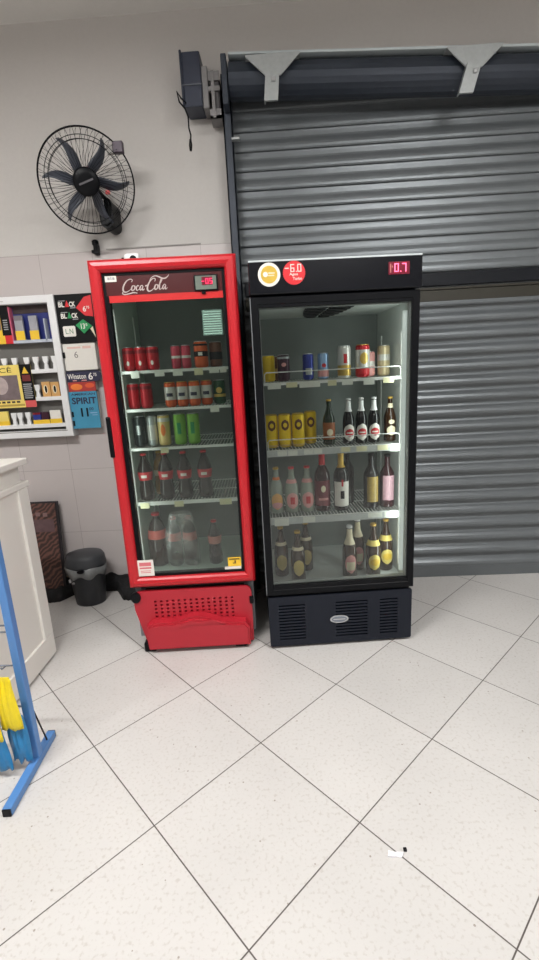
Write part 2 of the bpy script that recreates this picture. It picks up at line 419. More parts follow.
# barrel, coiled curtain
bm = bmesh.new()
n = 40
ring = []
for x in (-.2, 2.86):
    ring.append([bm.verts.new((x, -.10 + (.078 + (.0025 if i % 4 == 0 else 0))*math.cos(2*PI*i/n), 2.732 + (.078 + (.0025 if i % 4 == 0 else 0))*math.sin(2*PI*i/n))) for i in range(n)])
for i in range(n): bm.faces.new((ring[0][i], ring[1][i], ring[1][(i+1) % n], ring[0][(i+1) % n]))
bm.faces.new(ring[0]); bm.faces.new(ring[1][::-1]); bmesh.ops.recalc_face_normals(bm, faces=bm.faces)
SAG = Matrix.Rotation(math.radians(2.4), 3, 'Y')
bmesh.ops.rotate(bm, verts=bm.verts, cent=(.55, 0, 2.73), matrix=SAG)
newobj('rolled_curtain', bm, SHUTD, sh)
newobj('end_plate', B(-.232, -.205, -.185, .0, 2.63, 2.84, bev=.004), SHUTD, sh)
newobj('bolt', B(-.206, -.165, -.13, -.10, 2.50, 2.512, bev=.003), GALV, sh)
bm = B(-.2, 2.86, -.165, -.02, 2.812, 2.824, bev=.003); bmesh.ops.rotate(bm, verts=bm.verts, cent=(.55, 0, 2.73), matrix=SAG); newobj('flashing', bm, STEELL, sh)
def support(x, lean, label, dz=0):
    t = thing('barrel_bracket', label, 'bracket', (x, 2.80, dz), 0, 'galvanised barrel brackets')
    bm = bmesh.new()
    prism(bm, [(-.13, 2.806), (.13, 2.806), (.036, 2.722), (-.034, 2.722)], -.205, -.198)
    box(bm, -.13, .13, -.205, -.02, 2.806, 2.812)
    newobj('gusset_plate', bm, GALV, t)
    bm = bmesh.new()
    prism(bm, [(-.030, 2.738), (.030, 2.738), (.030+lean, 2.615), (-.030+lean, 2.615)], -.218, -.206)
    prism(bm, [(-.036, 2.738), (-.030, 2.738), (-.030+lean, 2.615), (-.036+lean, 2.615)], -.218, -.185)
    newobj('arm', bm, GALV, t)
    newobj('bolt_head', B(-.01, .01, -.225, -.218, 2.69, 2.71, bev=.003), ALU, t)
    return t
support(.018, -.012, 'upright galvanised bracket holding the shutter barrel beside the motor')
support(.966, -.035, 'leaning galvanised bracket holding the shutter barrel, farther from the motor', -.028)
# motor
mt = thing('shutter_motor', 'boxy dark blue shutter motor with hanging cable at the end of the barrel', 'motor', (0, 2.70, 0))
NVB = mat('motor_casing', rgb(40, 46, 62), .45, .1, var=.1)
bm = bmesh.new(); box(bm, -.425, -.335, -.05, .075, 2.645, 2.878, bev=.006); box(bm, -.436, -.425, -.05, .075, 2.655, 2.888, bev=.003)
newobj('motor_box', bm, NVB, mt)
newobj('casing_seam', B(-.43, -.334, -.054, -.05, 2.735, 2.741), mat('seam_grey', rgb(84, 88, 96), .5), mt)
bm = bmesh.new(); box(bm, -.335, -.305, -.04, .07, 2.64, 2.82, bev=.004); box(bm, -.305, -.248, -.03, -.02, 2.76, 2.80); box(bm, -.305, -.248, -.03, .07, 2.60, 2.612); box(bm, -.305, -.248, -.03, -.02, 2.60, 2.64)
box(bm, -.29, -.275, -.036, -.028, 2.60, 2.80); box(bm, -.305, -.248, -.034, -.02, 2.715, 2.735)
newobj('mounting_bracket', bm, mat('dull_bracket_steel', rgb(128, 126, 126), .5, .3, var=.2, scale=50), mt)
newobj('gearbox', B(-.296, -.25, -.02, .06, 2.625, 2.79, bev=.01), mat('gear_housing', rgb(92, 90, 92), .5, .2, var=.2), mt)
bm = bmesh.new()
tube(bm, [(-.418, -.052, 2.66), (-.44, -.06, 2.68), (-.458, -.06, 2.71), (-.45, -.06, 2.665), (-.425, -.06, 2.635), (-.412, -.06, 2.60), (-.413, -.06, 2.55), (-.406, -.06, 2.52), (-.41, -.06, 2.485)], .004)
newobj('cable', bm, BLACK, mt)
bm = bmesh.new(); tube(bm, [(-.41, -.06, 2.50), (-.411, -.06, 2.475), (-.412, -.06, 2.45)], [.006, .009, .006]); newobj('plug', bm, BLACK, mt)

# ------------------------------------------------------------------ red fridge
RP, RT = (-.798, 2.064), .052
def ploc(P, T, x, d, z): return (P[0] + x*math.cos(T) - d*math.sin(T), P[1] + x*math.sin(T) + d*math.cos(T), z)
rf = thing('display_fridge', 'tall red framed glass door drinks fridge with white script lettering', 'fridge', (RP[0], RP[1], 0), RT, 'glass door drinks fridges')
W, D = .617, .64
newobj('cabinet_body', boxes([(.012, .042, .052, D, .05, 1.83), (W-.04, W-.008, .052, D, .05, 1.83), (.012, W-.008, D-.03, D, .05, 1.83), (.012, W-.008, .052, D, 1.80, 1.835), (.012, W-.008, .07, D, .05, .34)]), GREY, rf)
# liner
newobj('inner_liner', boxes([(.042, .046, .06, .60, .36, 1.80), (W-.044, W-.04, .06, .60, .36, 1.80), (.042, W-.04, .06, .60, .362, .374), (.042, W-.04, .06, .60, 1.79, 1.80)]), LINERG, rf)
BACKP = mat('back_panel_grey', rgb(122, 130, 126), .5)
newobj('back_panel', B(.042, W-.04, .596, .60, .36, 1.80), BACKP, rf)
# shelf standards on the side walls
for x in (.05, W-.054): newobj('shelf_rail', boxes([(x, x+.006, .12, .135, .40, 1.66), (x, x+.006, .46, .475, .40, 1.66)]), WIRE, rf)
door = bmesh.new()
frame(door, 0, .623, .345, 1.843, [(0, .05), (0, .012), (.004, .003), (.012, -.004), (.026, -.007), (.040, -.004), (.048, .004), (.051, .014), (.051, .05)])
dr = newobj('door', door, RED, rf)
bm = bmesh.new(); frame(bm, .051, .572, .396, 1.792, [(0, .048), (0, .016), (.012, .016), (.013, .048)])
box(bm, .062, .072, .016, .048, .405, 1.70)
newobj('gasket', bm, BLACK, dr)
GL1 = glass_pane('door_glass_green', (.93, .97, .94, 1), 1.45, .026, (.72, .78, .74, 1))
newobj('pane', B(.062, .561, .020, .026, .408, 1.690), GL1, dr)
newobj('header_panel', B(.062, .561, .019, .045, 1.694, 1.782), REDDK, dr)
newobj('red_band', B(.062, .561, .0175, .019, 1.672, 1.700), REDLT, dr)
newobj('door_handle', boxes([(-.006, .018, -.008, .03, 1.003, 1.19)], bev=.006), BLACK, dr)
# script lettering on the header
bm = bmesh.new()
G = [
 [(2.0, 2.05, .8), (2.15, 2.35, 1), (1.75, 2.55, 1), (1.1, 2.25, 1.5), (.65, 1.5, 2), (.6, .8, 2), (1.0, .42, 1.6), (1.6, .55, 1), (2.1, .95, .7)],
 [(.75, .62, 1), (.55, .25, 1.2), (1.0, .02, 1.4), (1.8, .12, 1.5), (2.6, .28, 1.4), (3.3, .16, .8)],
 [(2.55, 1.45, 1), (2.25, 1.35, 1.6), (2.15, .9, 1.8), (2.35, .62, 1.2), (2.65, .8, 1.4), (2.75, 1.2, 1.6), (2.55, 1.45, 1), (2.85, 1.3, .7)],
 [(3.45, 1.3, 1.2), (3.25, 1.45, 1), (3.05, 1.2, 1.7), (3.02, .85, 1.7), (3.25, .62, 1), (3.6, .85, .7)],
 [(4.15, 1.35, 1), (3.9, 1.42, 1), (3.7, 1.1, 1.7), (3.72, .75, 1.5), (3.95, .68, 1), (4.2, 1.3, .9), (4.15, .85, 1.7), (4.3, .62, 1.3), (4.55, .85, .7)],
 [(4.6, 1.3, 1.6), (4.95, 1.36, 1.6)],
 [(6.3, 1.95, .8), (6.35, 2.35, 1), (5.95, 2.5, 1), (5.45, 2.1, 1.6), (5.1, 1.35, 2), (5.1, .7, 2), (5.45, .38, 1.6), (5.95, .55, 1), (6.3, .9, .7)],
 [(5.3, 1.9, 1), (5.55, 2.55, 1), (6.2, 2.9, 1.2), (6.9, 2.75, 1.5), (7.6, 2.45, 1.7), (8.2, 2.45, 1.6), (8.6, 2.75, 1), (8.75, 3.0, .7)],
 [(6.75, 1.45, 1), (6.5, 1.35, 1.6), (6.4, .9, 1.8), (6.6, .62, 1.2), (6.88, .8, 1.4), (6.98, 1.2, 1.6), (6.75, 1.45, 1), (7.1, 1.3, .7)],
 [(7.1, 1.2, .7), (7.5, 1.9, 1), (7.6, 2.35, 1), (7.42, 2.3, 1.2), (7.25, 1.4, 1.8), (7.28, .8, 1.8), (7.5, .62, 1), (7.8, .9, .7)],
 [(8.35, 1.35, 1), (8.1, 1.42, 1), (7.9, 1.1, 1.7), (7.92, .75, 1.5), (8.12, .68, 1), (8.4, 1.3, .9), (8.35, .85, 1.7), (8.5, .62, 1.3), (8.8, .9, .7)],
]
for s in G: ribbon(bm, s, (.0232, .0238), .117, 1.703, .0182, .14, slant=.22)
newobj('script_lettering', bm, mat('lettering_pale_grey', rgb(176, 160, 156), .5), dr)
bm = B(.440, .541, .008, .019, 1.702, 1.766, bev=.003); box(bm, .470, .486, .010, .019, 1.690, 1.703)
tcn = newobj('temperature_controller', bm, BLACK, dr)
newobj('controller_face', B(.446, .535, .0065, .008, 1.707, 1.761), DISPG, tcn)
newobj('display_window', B(.474, .518, .0055, .0065, 1.724, 1.756), LEDB, tcn)
bm = bmesh.new(); seven(bm, '-05', .473, 1.728, .022, .0055); newobj('digits', bm, LEDM, tcn)
def sticker(name, x0, x1, z0, z1, y, m, parent, lines=(), lm=None, th=.0008, rot=0):
    o = newobj(name, B(x0, x1, y-th, y, z0, z1), m, parent)
    if lines:
        bm = bmesh.new()
        for (a, b, c, d) in lines: box(bm, x0+(x1-x0)*a, x0+(x1-x0)*b, y-th*1.6, y-th, z0+(z1-z0)*c, z0+(z1-z0)*d)
        newobj('print', bm, lm, o)
    return o
GRYT = mat('grey_print', rgb(150, 150, 152), .6)
sticker('paper_sticker', .062, .112, 1.756, 1.782, .0185, PAPER, dr, [(.25, .45, .3, .7), (.5, .6, .3, .75), (.66, .85, .3, .7)], GRYT)
s_ = sticker('notice_sticker', .046, .128, .402, .486, -.0005 + .013, PAPER, dr, [(.15, .85, .62, .85), (.15, .85, .45, .55), (.2, .8, .2, .24), (.2, .8, .3, .34)], mat('pink_red_print', rgb(206, 110, 116), .6))
s2 = sticker('warning_sticker', .492, .556, .425, .472, .019, YEL, dr, [(.1, .9, .72, .88), (.5, .62, .3, .66), (.36, .5, .3, .4)], mat('brown_print', rgb(96, 74, 20), .6))
sticker('white_strip', .474, .556, .410, .424, .019, PAPER, dr)
sticker('green_text_sticker', .462, .548, 1.520, 1.625, .0195, GREENT, dr, [(.05, .95, .04+.096*i, .085+.096*i) for i in range(10)], mat('green_text', rgb(128, 158, 144), .6))
# kick plate
kp = bmesh.new()
holes = []
for i in range(14):
    for j in range(6):
        if j == 0 and not (i < 2 or i > 10): continue
        cx = .115 + i*.0295; cz = .158 + j*.0205
        holes.append((cx-.0062, cx+.0062, cz-.0055, cz+.0055))
plate_holes(kp, rrect(.008, .598, .20, .318, .035, corners=(1, 1, 0, 0))[:-2] + [(.010, .22), (.058, .014), (.596, .014)], holes, .012, .03)
kk = newobj('kick_plate', kp, REDK, rf)
pts = [(.072, .022), (.580, .022), (.580, .12), (.56, .147), (.49, .150), (.44, .158), (.39, .178), (.33, .194), (.28, .190), (.24, .176), (.20, .166), (.15, .168), (.10, .164), (.07, .15), (.062, .12)]
bm = bmesh.new(); prism(bm, [(p[0], p[1]) for p in pts], -.045, .012, bev=.010); newobj('lower_bumper', bm, REDK, kk)
bm = bmesh.new(); prism(bm, [(p[0], p[1]+.01) for p in catmull([(.24, .150), (.29, .166), (.34, .160), (.40, .166), (.46, .150)], 5)] + [(.46, .152), (.40, .158), (.34, .152), (.29, .158), (.24, .144)], -.050, -.043)
newobj('molded_ridge', bm, REDK, kk)
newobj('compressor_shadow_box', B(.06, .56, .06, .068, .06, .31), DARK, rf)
bm = bmesh.new(); disc(bm, .022, .290, .024, .028, .002, .02, 20); newobj('hinge_cap', bm, BLACK, rf)
newobj('latch_clip', B(.586, .606, .0, .02, .225, .262, bev=.003), BLACK, rf)
for x in (.07, .53): newobj('foot', B(x-.03, x+.03, -.02, .06, 0, .05, bev=.008), BLACK, rf)
for x in (.07, .53): newobj('foot', B(x-.03, x+.03, .5, .56, 0, .05, bev=.008), BLACK, rf)
# shelves
def wire_shelf(parent, x0, x1, z, y0, y1, tags, lip=.012, rail=None, strip=None):
    bm = bmesh.new()
    box(bm, x0, x1, y0, y0+.006, z-lip, z+.001)
    y = y0 + .012
    k = int((x1-x0)/.016)
    for i in range(k+1):
        x = x0 + (x1-x0-.004)*i/k
        box(bm, x, x+.003, y0+.004, y1, z-.004, z-.001)
    for f in (0, .5, 1): box(bm, x0, x1, y + (y1-y-.006)*f, y + (y1-y-.006)*f + .005, z-.008, z-.004)
    s = newobj('shelf', bm, WIRE, parent)
    if rail:
        bm = bmesh.new(); zr = z + rail
        tube(bm, [(x0+.012, y0, z), (x0+.012, y0-.001, zr-.008), (x0+.02, y0-.001, zr), (x1-.02, y0-.001, zr), (x1-.012, y0-.001, zr-.008), (x1-.012, y0, z)], .0026, 6)
        newobj('guard_rail', bm, WIRE, s)
    if strip: newobj('ticket_strip', B(x0+.004, x1-.004, y0-.004, y0, z-strip, z-.002), mat('clear_ticket_strip', rgb(196, 200, 198), .25, var=.12, scale=70), s)
    for (tx, tw, th, m) in tags: newobj('price_tag', B(tx, tx+tw, y0-.0055, y0-.0042, z-.004-th, z-.002), m, s)
    return s
SX0, SX1 = .048, W-.048
wire_shelf(rf, SX0, SX1, 1.384, .12, .56, [(.10, .038, .028, TAG), (.21, .045, .025, TAG), (.295, .045, .026, TAG), (.395, .04, .028, TAGY), (.465, .045, .022, TAG), (.515, .03, .022, TAG)])
wire_shelf(rf, SX0, SX1, 1.207, .12, .56, [(.455, .042, .026, TAG)])
wire_shelf(rf, SX0, SX1, 1.020, .12, .56, [(.20, .038, .024, TAGY)])
wire_shelf(rf, SX0, SX1, .748, .12, .56, [(.07, .045, .026, TAGY), (.24, .045, .026, TAGY), (.465, .06, .028, TAGY)], lip=.018)

# ------------------------------------------------------------------ black fridge
BP, BT = (-.122, 2.035), .072
bf = thing('display_fridge', 'wide black glass door drinks fridge standing in front of the shutter', 'fridge', (BP[0], BP[1], 0), BT, 'glass door drinks fridges')
W2, D2 = .72, .62
newobj('cabinet_body', boxes([(.006, .028, .05, D2, .05, 1.785), (W2-.022, W2-.004, .05, D2, .05, 1.785), (.006, W2-.004, D2-.03, D2, .05, 1.785), (.006, W2-.004, .05, D2, 1.64, 1.788), (.006, W2-.004, .05, D2, .05, .285)], bev=.003), BLACK, bf)
newobj('inner_liner', boxes([(.028, .032, .055, .58, .29, 1.64), (W2-.026, W2-.022, .055, .58, .29, 1.64), (.028, W2-.022, .055, .58, .290, .300), (.028, W2-.022, .055, .58, 1.622, 1.64)]), LINER, bf)
for x in (.036, W2-.04): newobj('shelf_rail', boxes([(x, x+.005, .12, .135, .36, 1.5), (x, x+.005, .45, .465, .36, 1.5)]), WIRE, bf)
newobj('back_panel', B(.028, W2-.022, .576, .58, .29, 1.64), BACKP, bf)
# evaporator grille in the roof of the chamber
bm = bmesh.new()
for i in range(7):
    d = .10 + i*.064; hw = .105*math.sqrt(max(.05, 1-(i/7.3)**2))
    box(bm, .355-hw, .35-.006, d, d+.036, 1.612, 1.6215); box(bm, .355+.006, .355+hw, d, d+.036, 1.612, 1.6215)
newobj('fan_grille', bm, BLACK, bf)
hd = newobj('header_panel', B(.0, W2+.004, -.006, .05, 1.662, 1.790, bev=.006), BLKGL, bf)
newobj('header_top_trim', B(.002, W2+.002, -.007, .06, 1.787, 1.794, bev=.002), STEELL, hd)
bm = bmesh.new(); disc(bm, .085, 1.738, .046, .046, -.0072, -.006); st = newobj('round_sticker', bm, PAPER, hd)
bm = bmesh.new(); disc(bm, .085, 1.738, .034, .034, -.0080, -.0072); newobj('gold_disc', bm, mat('gold_print', rgb(200, 166, 62), .45), st)
bm = bmesh.new(); disc(bm, .070, 1.739, .010, .010, -.0086, -.0080); newobj('pale_ring', bm, PAPER, st)
newobj('fine_print', boxes([(.082, .108, -.0086, -.008, 1.741, 1.746), (.080, .106, -.0086, -.008, 1.732, 1.736)]), CREAM, st)
bm = bmesh.new(); disc(bm, .188, 1.741, .046, .046, -.0072, -.006); st = newobj('round_sticker', bm, REDP, hd)
bm = bmesh.new(); seven(bm, '-6.0', .150, 1.744, .030, -.0072); newobj('lettering', bm, PAPER, st)
text('lettering', 'Agua', .168, 1.728, .036, .013, -.0072, PAPER, st, bold=.01)
text('lettering', 'Turbo', .182, 1.713, .038, .011, -.0072, PAPER, st, bold=.01)
newobj('display_window', B(.580, .668, -.0085, -.005, 1.717, 1.766, bev=.001), LEDB, hd)
bm = bmesh.new(); seven(bm, '0.7', .604, 1.726, .033, -.0085); newobj('digits', bm, LEDH, hd)
newobj('indicator_mark', boxes([(.586, .590, -.009, -.0085, 1.724, 1.758), (.594, .598, -.009, -.0085, 1.744, 1.750)]), mat('dim_display_mark', rgb(190, 120, 110), .5), hd)
door = bmesh.new()
frame(door, .002, W2, .292, 1.656, [(0, .048), (0, .006), (.004, 0), (.030, 0), (.034, .004), (.034, .048)])
box(door, .034, W2-.034, 0, .048, .326, .345); box(door, .034, W2-.034, 0, .048, 1.612, 1.624)
db = newobj('door', door, BLACK, bf)
GL2 = glass_pane('door_glass_grey', (.94, .96, .95, 1), 1.45, .013, (.74, .77, .74, 1))
newobj('pane', B(.036, W2-.036, .010, .016, .343, 1.614), GL2, db)
bm = bmesh.new(); frame(bm, .034, W2-.034, .343, 1.614, [(0, .046), (0, .018), (.006, .018), (.006, .046)]); newobj('door_gasket', bm, mat('gasket_grey', rgb(170, 174, 172), .5), db)
newobj('edge_trim', B(.0, .003, -.003, .05, .30, 1.652), GREY, db)
holes = []
for (a, b) in ((.055, .185), (.335, .495), (.555, .645)):
    for j in range(12): holes.append((a, b, .048 + j*.0165, .048 + j*.0165 + .0075))
bm = bmesh.new(); plate_holes(bm, rrect(.006, W2-.006, .014, .280, .008, 3), holes, .004, .02)
gr = newobj('base_grille', bm, BLKNV, bf)
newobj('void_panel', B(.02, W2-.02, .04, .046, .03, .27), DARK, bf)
bm = bmesh.new(); disc(bm, .352, .145, .046, .021, .0, .004); em = newobj('oval_emblem', bm, ALU, gr)
bm = bmesh.new(); disc(bm, .352, .145, .038, .0155, -.001, .0); newobj('emblem_face', bm, mat('emblem_grey', rgb(120, 126, 136), .35), em)
newobj('emblem_bar', B(.322, .382, -.0016, -.001, .142, .148), ALU, em)
for x in (.08, W2-.08):
    for y in (.08, .54): newobj('foot', B(x-.03, x+.03, y-.03, y+.03, 0, .052, bev=.006), BLACK, bf)
X0, X1 = .036, W2-.036
wire_shelf(bf, X0, X1, 1.300, .10, .54, [(.06, .06, .024, TAG), (.145, .05, .020, TAGY), (.205, .095, .024, TAG), (.335, .04, .022, TAGY), (.40, .05, .022, TAG), (.50, .05, .026, TAG), (.59, .05, .022, TAGY)], rail=.046)
wire_shelf(bf, X0, X1, .988, .10, .54, [(.09, .045, .022, TAG), (.14, .045, .024, TAG), (.215, .045, .022, TAG), (.262, .04, .022, TAG), (.39, .045, .02, TAGY), (.465, .05, .022, TAGY), (.565, .05, .022, TAGY), (.625, .05, .03, TAG)], rail=.05, strip=.03)
wire_shelf(bf, X0, X1, .655, .10, .54, [(.06, .07, .036, TAG), (.2, .06, .026, TAG), (.52, .07, .022, TAG), (.6, .05, .026, TAG)], strip=.034)

# ------------------------------------------------------------------ drinks
def can_mesh(r, h, m, lidm, band=None, spots=(), name='beverage_can', label='', group=None, ring=None):
    t = thing(name, label, 'can', group=group)
    bm = bmesh.new()
    lathe(bm, [(r*.70, 0), (r*.78, .002), (r*.97, .008), (r, .013), (r, h-.013), (r*.97, h-.008), (r*.84, h-.002)], capt=True)
    newobj('can_body', bm, m, t)
    bm = bmesh.new(); lathe(bm, [(r*.87, h-.003), (r*.89, h), (r*.84, h), (r*.80, h-.003)]); box(bm, -.006, .006, -.012, .006, h-.003, h-.0015)
    newobj('lid', bm, lidm, t)
    if band:
        bm = bmesh.new()
        for (z0, z1) in band[1]: lathe(bm, [(r+.0003, z0*h), (r+.0003, z1*h)], capb=False, capt=False)
        newobj('printed_band', bm, band[0], t)
    for k_, (m2, z0, z1, a, ov) in enumerate(spots):
        bm = bmesh.new(); patch(bm, r+.0006*(k_+1), z0*h, z1*h, a, oval=ov); newobj('emblem', bm, m2, t)
    return t
BEER = [(.86, 0), (1, .02), (1, .52), (.93, .60), (.66, .70), (.44, .78), (.38, .86), (.36, .95), (.40, .955), (.40, .985), (.37, .985)]
COKE = [(.80, 0), (.98, .03), (.99, .22), (.86, .36), (.88, .46), (1, .56), (.97, .66), (.74, .78), (.46, .87), (.37, .91), (.37, .94), (.44, .945), (.44, .955)]
WINE = [(.92, 0), (1, .02), (1, .58), (.93, .66), (.60, .75), (.38, .80), (.36, .97), (.40, .975), (.40, 1.0)]
PET2 = [(.75, 0), (.96, .03), (1, .10), (.98, .24), (1, .28), (1, .52), (.98, .56), (.92, .66), (.64, .82), (.30, .91), (.28, .94), (.34, .945), (.34, .955)]
def bottle(name, r, h, prof, m, capm, label='', group=None, labels=(), foil=None, capz=.965, caph=.045, capr=.42):
    t = thing(name, label, 'bottle', group=group)
    bm = bmesh.new(); lathe(bm, [(a*r, b*h) for a, b in prof]); newobj('glass_body' if 'plastic' not in label else 'plastic_body', bm, m, t)
    bm = bmesh.new(); lathe(bm, [(capr*r, capz*h), (capr*1.02*r, (capz+caph*.6)*h), (capr*.9*r, (capz+caph)*h)]); newobj('cap', bm, capm, t)
    def rad(z):
        for (a, b), (c, d) in zip(prof, prof[1:]):
            if b <= z <= d and d > b: return (a + (c-a)*(z-b)/(d-b))*r
        return prof[-1][0]*r
    if foil:
        z0, z1, fm = foil
        bm = bmesh.new(); lathe(bm, [(rad(z0 + (z1-z0)*i/8)+.0008, (z0 + (z1-z0)*i/8)*h) for i in range(9)], capb=False, capt=False); newobj('neck_foil', bm, fm, t)
    for k_, (m2, z0, z1, a, ov) in enumerate(labels):
        bm = bmesh.new()
        if a is None: lathe(bm, [(rad(z0+(z1-z0)*i/4)+.0006, (z0+(z1-z0)*i/4)*h) for i in range(5)], capb=False, capt=False)
        else: patch(bm, rad((z0+z1)/2)+.0008*(k_+1), z0*h, z1*h, a, oval=ov)
        newobj('label', bm, m2, t)
    return t
def place(t, P, T, x, d, z): t.location = ploc(P, T, x, d, z); t.rotation_euler = (0, 0, T); return t

REDC = mat('can_red', rgb(176, 20, 34), .3, .3, var=.05)
REDD = mat('can_dark_red', rgb(120, 18, 28), .3, .3, var=.05)
PINKC = mat('can_cherry', rgb(188, 62, 82), .3, .3)
ORC = mat('can_orange', rgb(214, 92, 40), .3, .3)
WHC = mat('can_pale', rgb(206, 204, 198), .3, .3)
GRC = mat('can_dark_green', rgb(20, 70, 40), .3, .3)
DKC = mat('can_charcoal', rgb(52, 58, 58), .3, .4, var=.25, scale=60)
SILC = mat('can_silver', rgb(176, 182, 182), .28, .6)
PEAC = mat('can_peach', rgb(222, 196, 132), .3, .3)
LIMC = mat('can_lime', rgb(122, 176, 70), .3, .3)
BRNC = mat('can_brown', rgb(98, 58, 38), .3, .3)
YLC = mat('can_yellow', rgb(232, 196, 28), .3, .2)
PLUM = mat('can_plum', rgb(58, 22, 42), .3, .3)
BLUC = mat('can_blue', rgb(36, 54, 140), .3, .3)
LBLC = mat('can_sky', rgb(140, 170, 206), .3, .4)
BGEC = mat('can_beige', rgb(196, 178, 140), .3, .3)
GOLDC = mat('can_gold', rgb(212, 178, 92), .3, .5)
REDL = mat('label_red', rgb(190, 30, 40), .4)
PNKL = mat('label_pink', rgb(214, 150, 146), .5)
COLA = mat('cola_dark', rgb(30, 18, 14), .12, var=.1)
COLAB = mat('cola_brown', rgb(44, 24, 18), .12, var=.1)
AMBG = mat('amber_glass', rgb(52, 30, 12), .12, var=.1)
AMBL = mat('amber_drink', rgb(150, 110, 46), .15, var=.1)
GRNG = mat('green_glass', rgb(30, 46, 32), .12, var=.1)
CLRG = mat('pale_glass', rgb(150, 158, 146), .12, var=.05)
DKG = mat('dark_glass', rgb(12, 12, 14), .12, var=.1)
WINR = mat('wine_dark_red', rgb(48, 12, 20), .12, var=.1)

def run(proto, labels, spots, P, T, z):
    for i, (x, d) in enumerate(spots):
        o = proto if i == 0 else copy_tree(proto)
        o['label'] = labels[i]; place(o, P, T, x, d, z)
F = 'red fridge'
# red fridge, top shelf
z = 1.385
run(can_mesh(.029, .110, REDC, ALU, band=(REDD, [(.72, .86)]), spots=[(PAPER, .22, .42, .22, True)], group='red soda cans on the top shelf of the red fridge'),
    ['red soda can on the red fridge top shelf, nearest the door handle side', 'red soda can on the red fridge top shelf, middle of the row of three', 'red soda can on the red fridge top shelf, nearest the slim cherry cans'],
    [(.080, .19), (.137, .19), (.194, .19)], RP, RT, z)
run(can_mesh(.023, .108, PINKC, ALU, band=(WHC, [(.45, .56)]), group='slim cherry red cans on the top shelf'),
    ['slim cherry red can on the top shelf, the one nearer the three red cans', 'slim cherry red can on the top shelf, the one nearer the dark orange can'], [(.304, .19), (.352, .19)], RP, RT, z)
place(can_mesh(.033, .122, ORC, ALU, band=(INK, [(.42, .62), (.82, .9)]), spots=[(PAPER, .46, .58, .3, False)], label='dark orange can with black band on the red fridge top shelf'), RP, RT, .424, .19, z)
place(can_mesh(.031, .118, BRNC, ALU, band=(INK, [(.3, .6)]), label='dark brown can last in the row on the red fridge top shelf'), RP, RT, .492, .22, z)
# second shelf
z = 1.208
run(can_mesh(.029, .120, REDC, ALU, band=(REDD, [(.75, .87)]), group='red soda cans on the second shelf of the red fridge'),
    ['red soda can on the second shelf, at the end beside the fridge side wall', 'red soda can on the second shelf, next to the orange and white cans'], [(.084, .18), (.146, .18)], RP, RT, z)
run(can_mesh(.028, .118, ORC, GOLDC, band=(WHC, [(.28, .80)]), spots=[(NAVYP, .42, .56, .55, False)], group='orange and white soda cans on the second shelf'),
    ['orange and white soda can, first of four counted from the red cans', 'orange and white soda can, second of four counted from the red cans', 'orange and white soda can, third of four counted from the red cans', 'orange and white soda can, last of four, beside the green can'],
    [(.262, .18), (.320, .18), (.378, .18), (.434, .21)], RP, RT, z)
place(can_mesh(.030, .116, GRC, ALU, band=(GOLDC, [(.3, .42)]), spots=[(GOLDC, .45, .7, .5, True)], label='dark green can last in the row on the red fridge second shelf'), RP, RT, .497, .22, z)
# third shelf
z = 1.021
place(can_mesh(.032, .150, DKC, ALU, spots=[(SILC, .4, .7, .3, False)], label='tall charcoal energy drink can on the third shelf of the red fridge'), RP, RT, .092, .19, z)
place(can_mesh(.024, .148, SILC, ALU, band=(WHC, [(.2, .7)]), label='slim silver can beside the charcoal can on the third shelf'), RP, RT, .154, .19, z)
place(can_mesh(.030, .150, PEAC, ALU, band=(WHC, [(.78, .9)]), spots=[(ORNG, .32, .7, .4, True)], label='pale peach tall can on the third shelf of the red fridge'), RP, RT, .212, .19, z)
run(can_mesh(.031, .152, LIMC, ALU, spots=[(GRNP, .35, .72, .3, False)], group='lime green tall cans on the third shelf'),
    ['lime green tall can on the third shelf, the one beside the peach can', 'lime green tall can on the third shelf, the last can of the row'], [(.291, .19), (.357, .19)], RP, RT, z)
# fourth shelf : cola bottles
z = .749
pb = bottle('soda_bottle', .037, .235, COKE, COLA, REDL, group='cola bottles on the fourth shelf', labels=[(REDL, .44, .62, None, 0), (PAPER, .50, .56, .4, False)])
run(pb, ['dark cola bottle with red label on the fourth shelf, beside the fridge side wall', 'dark cola bottle with red label on the fourth shelf, second in the row', 'dark cola bottle with red label on the fourth shelf, third along', 'dark cola bottle with red label, last in the row on the fourth shelf'],
    [(.096, .18), (.199, .18), (.293, .18), (.395, .18)], RP, RT, z)
place(bottle('soda_bottle', .033, .225, COKE, AMBL, GOLD, label='pale amber bottle between two cola bottles on the fourth shelf', labels=[(CREAM, .44, .58, None, 0)]), RP, RT, .146, .29, z)
# floor of the chamber
z = .375
p2 = bottle('soda_bottle', .051, .285, PET2, COLAB, REDL, label='large plastic cola bottle with pale red label at the bottom of the red fridge', labels=[(mat('label_faded_red', rgb(190, 84, 74), .5), .54, .70, None, 0)])
place(p2, RP, RT, .112, .22, z)
for x, lb in ((.205, 'plastic cola bottle in the clear shrink wrap, beside the large cola bottle'), (.285, 'plastic cola bottle in the clear shrink wrap, beside the small lone bottle')):
    q = copy_tree(p2); q.scale = (.74, .74, .92); q['label'] = lb; q['group'] = 'cola bottles in shrink wrap'; place(q, RP, RT, x, .20, z)
place(bottle('soda_bottle', .036, .235, COKE, COLA, REDL, label='small lone cola bottle apart from the wrapped pair on the red fridge floor', labels=[(mat('label_dusty_pink', rgb(190, 120, 110), .5), .48, .66, None, 0)]), RP, RT, .415, .2, z)
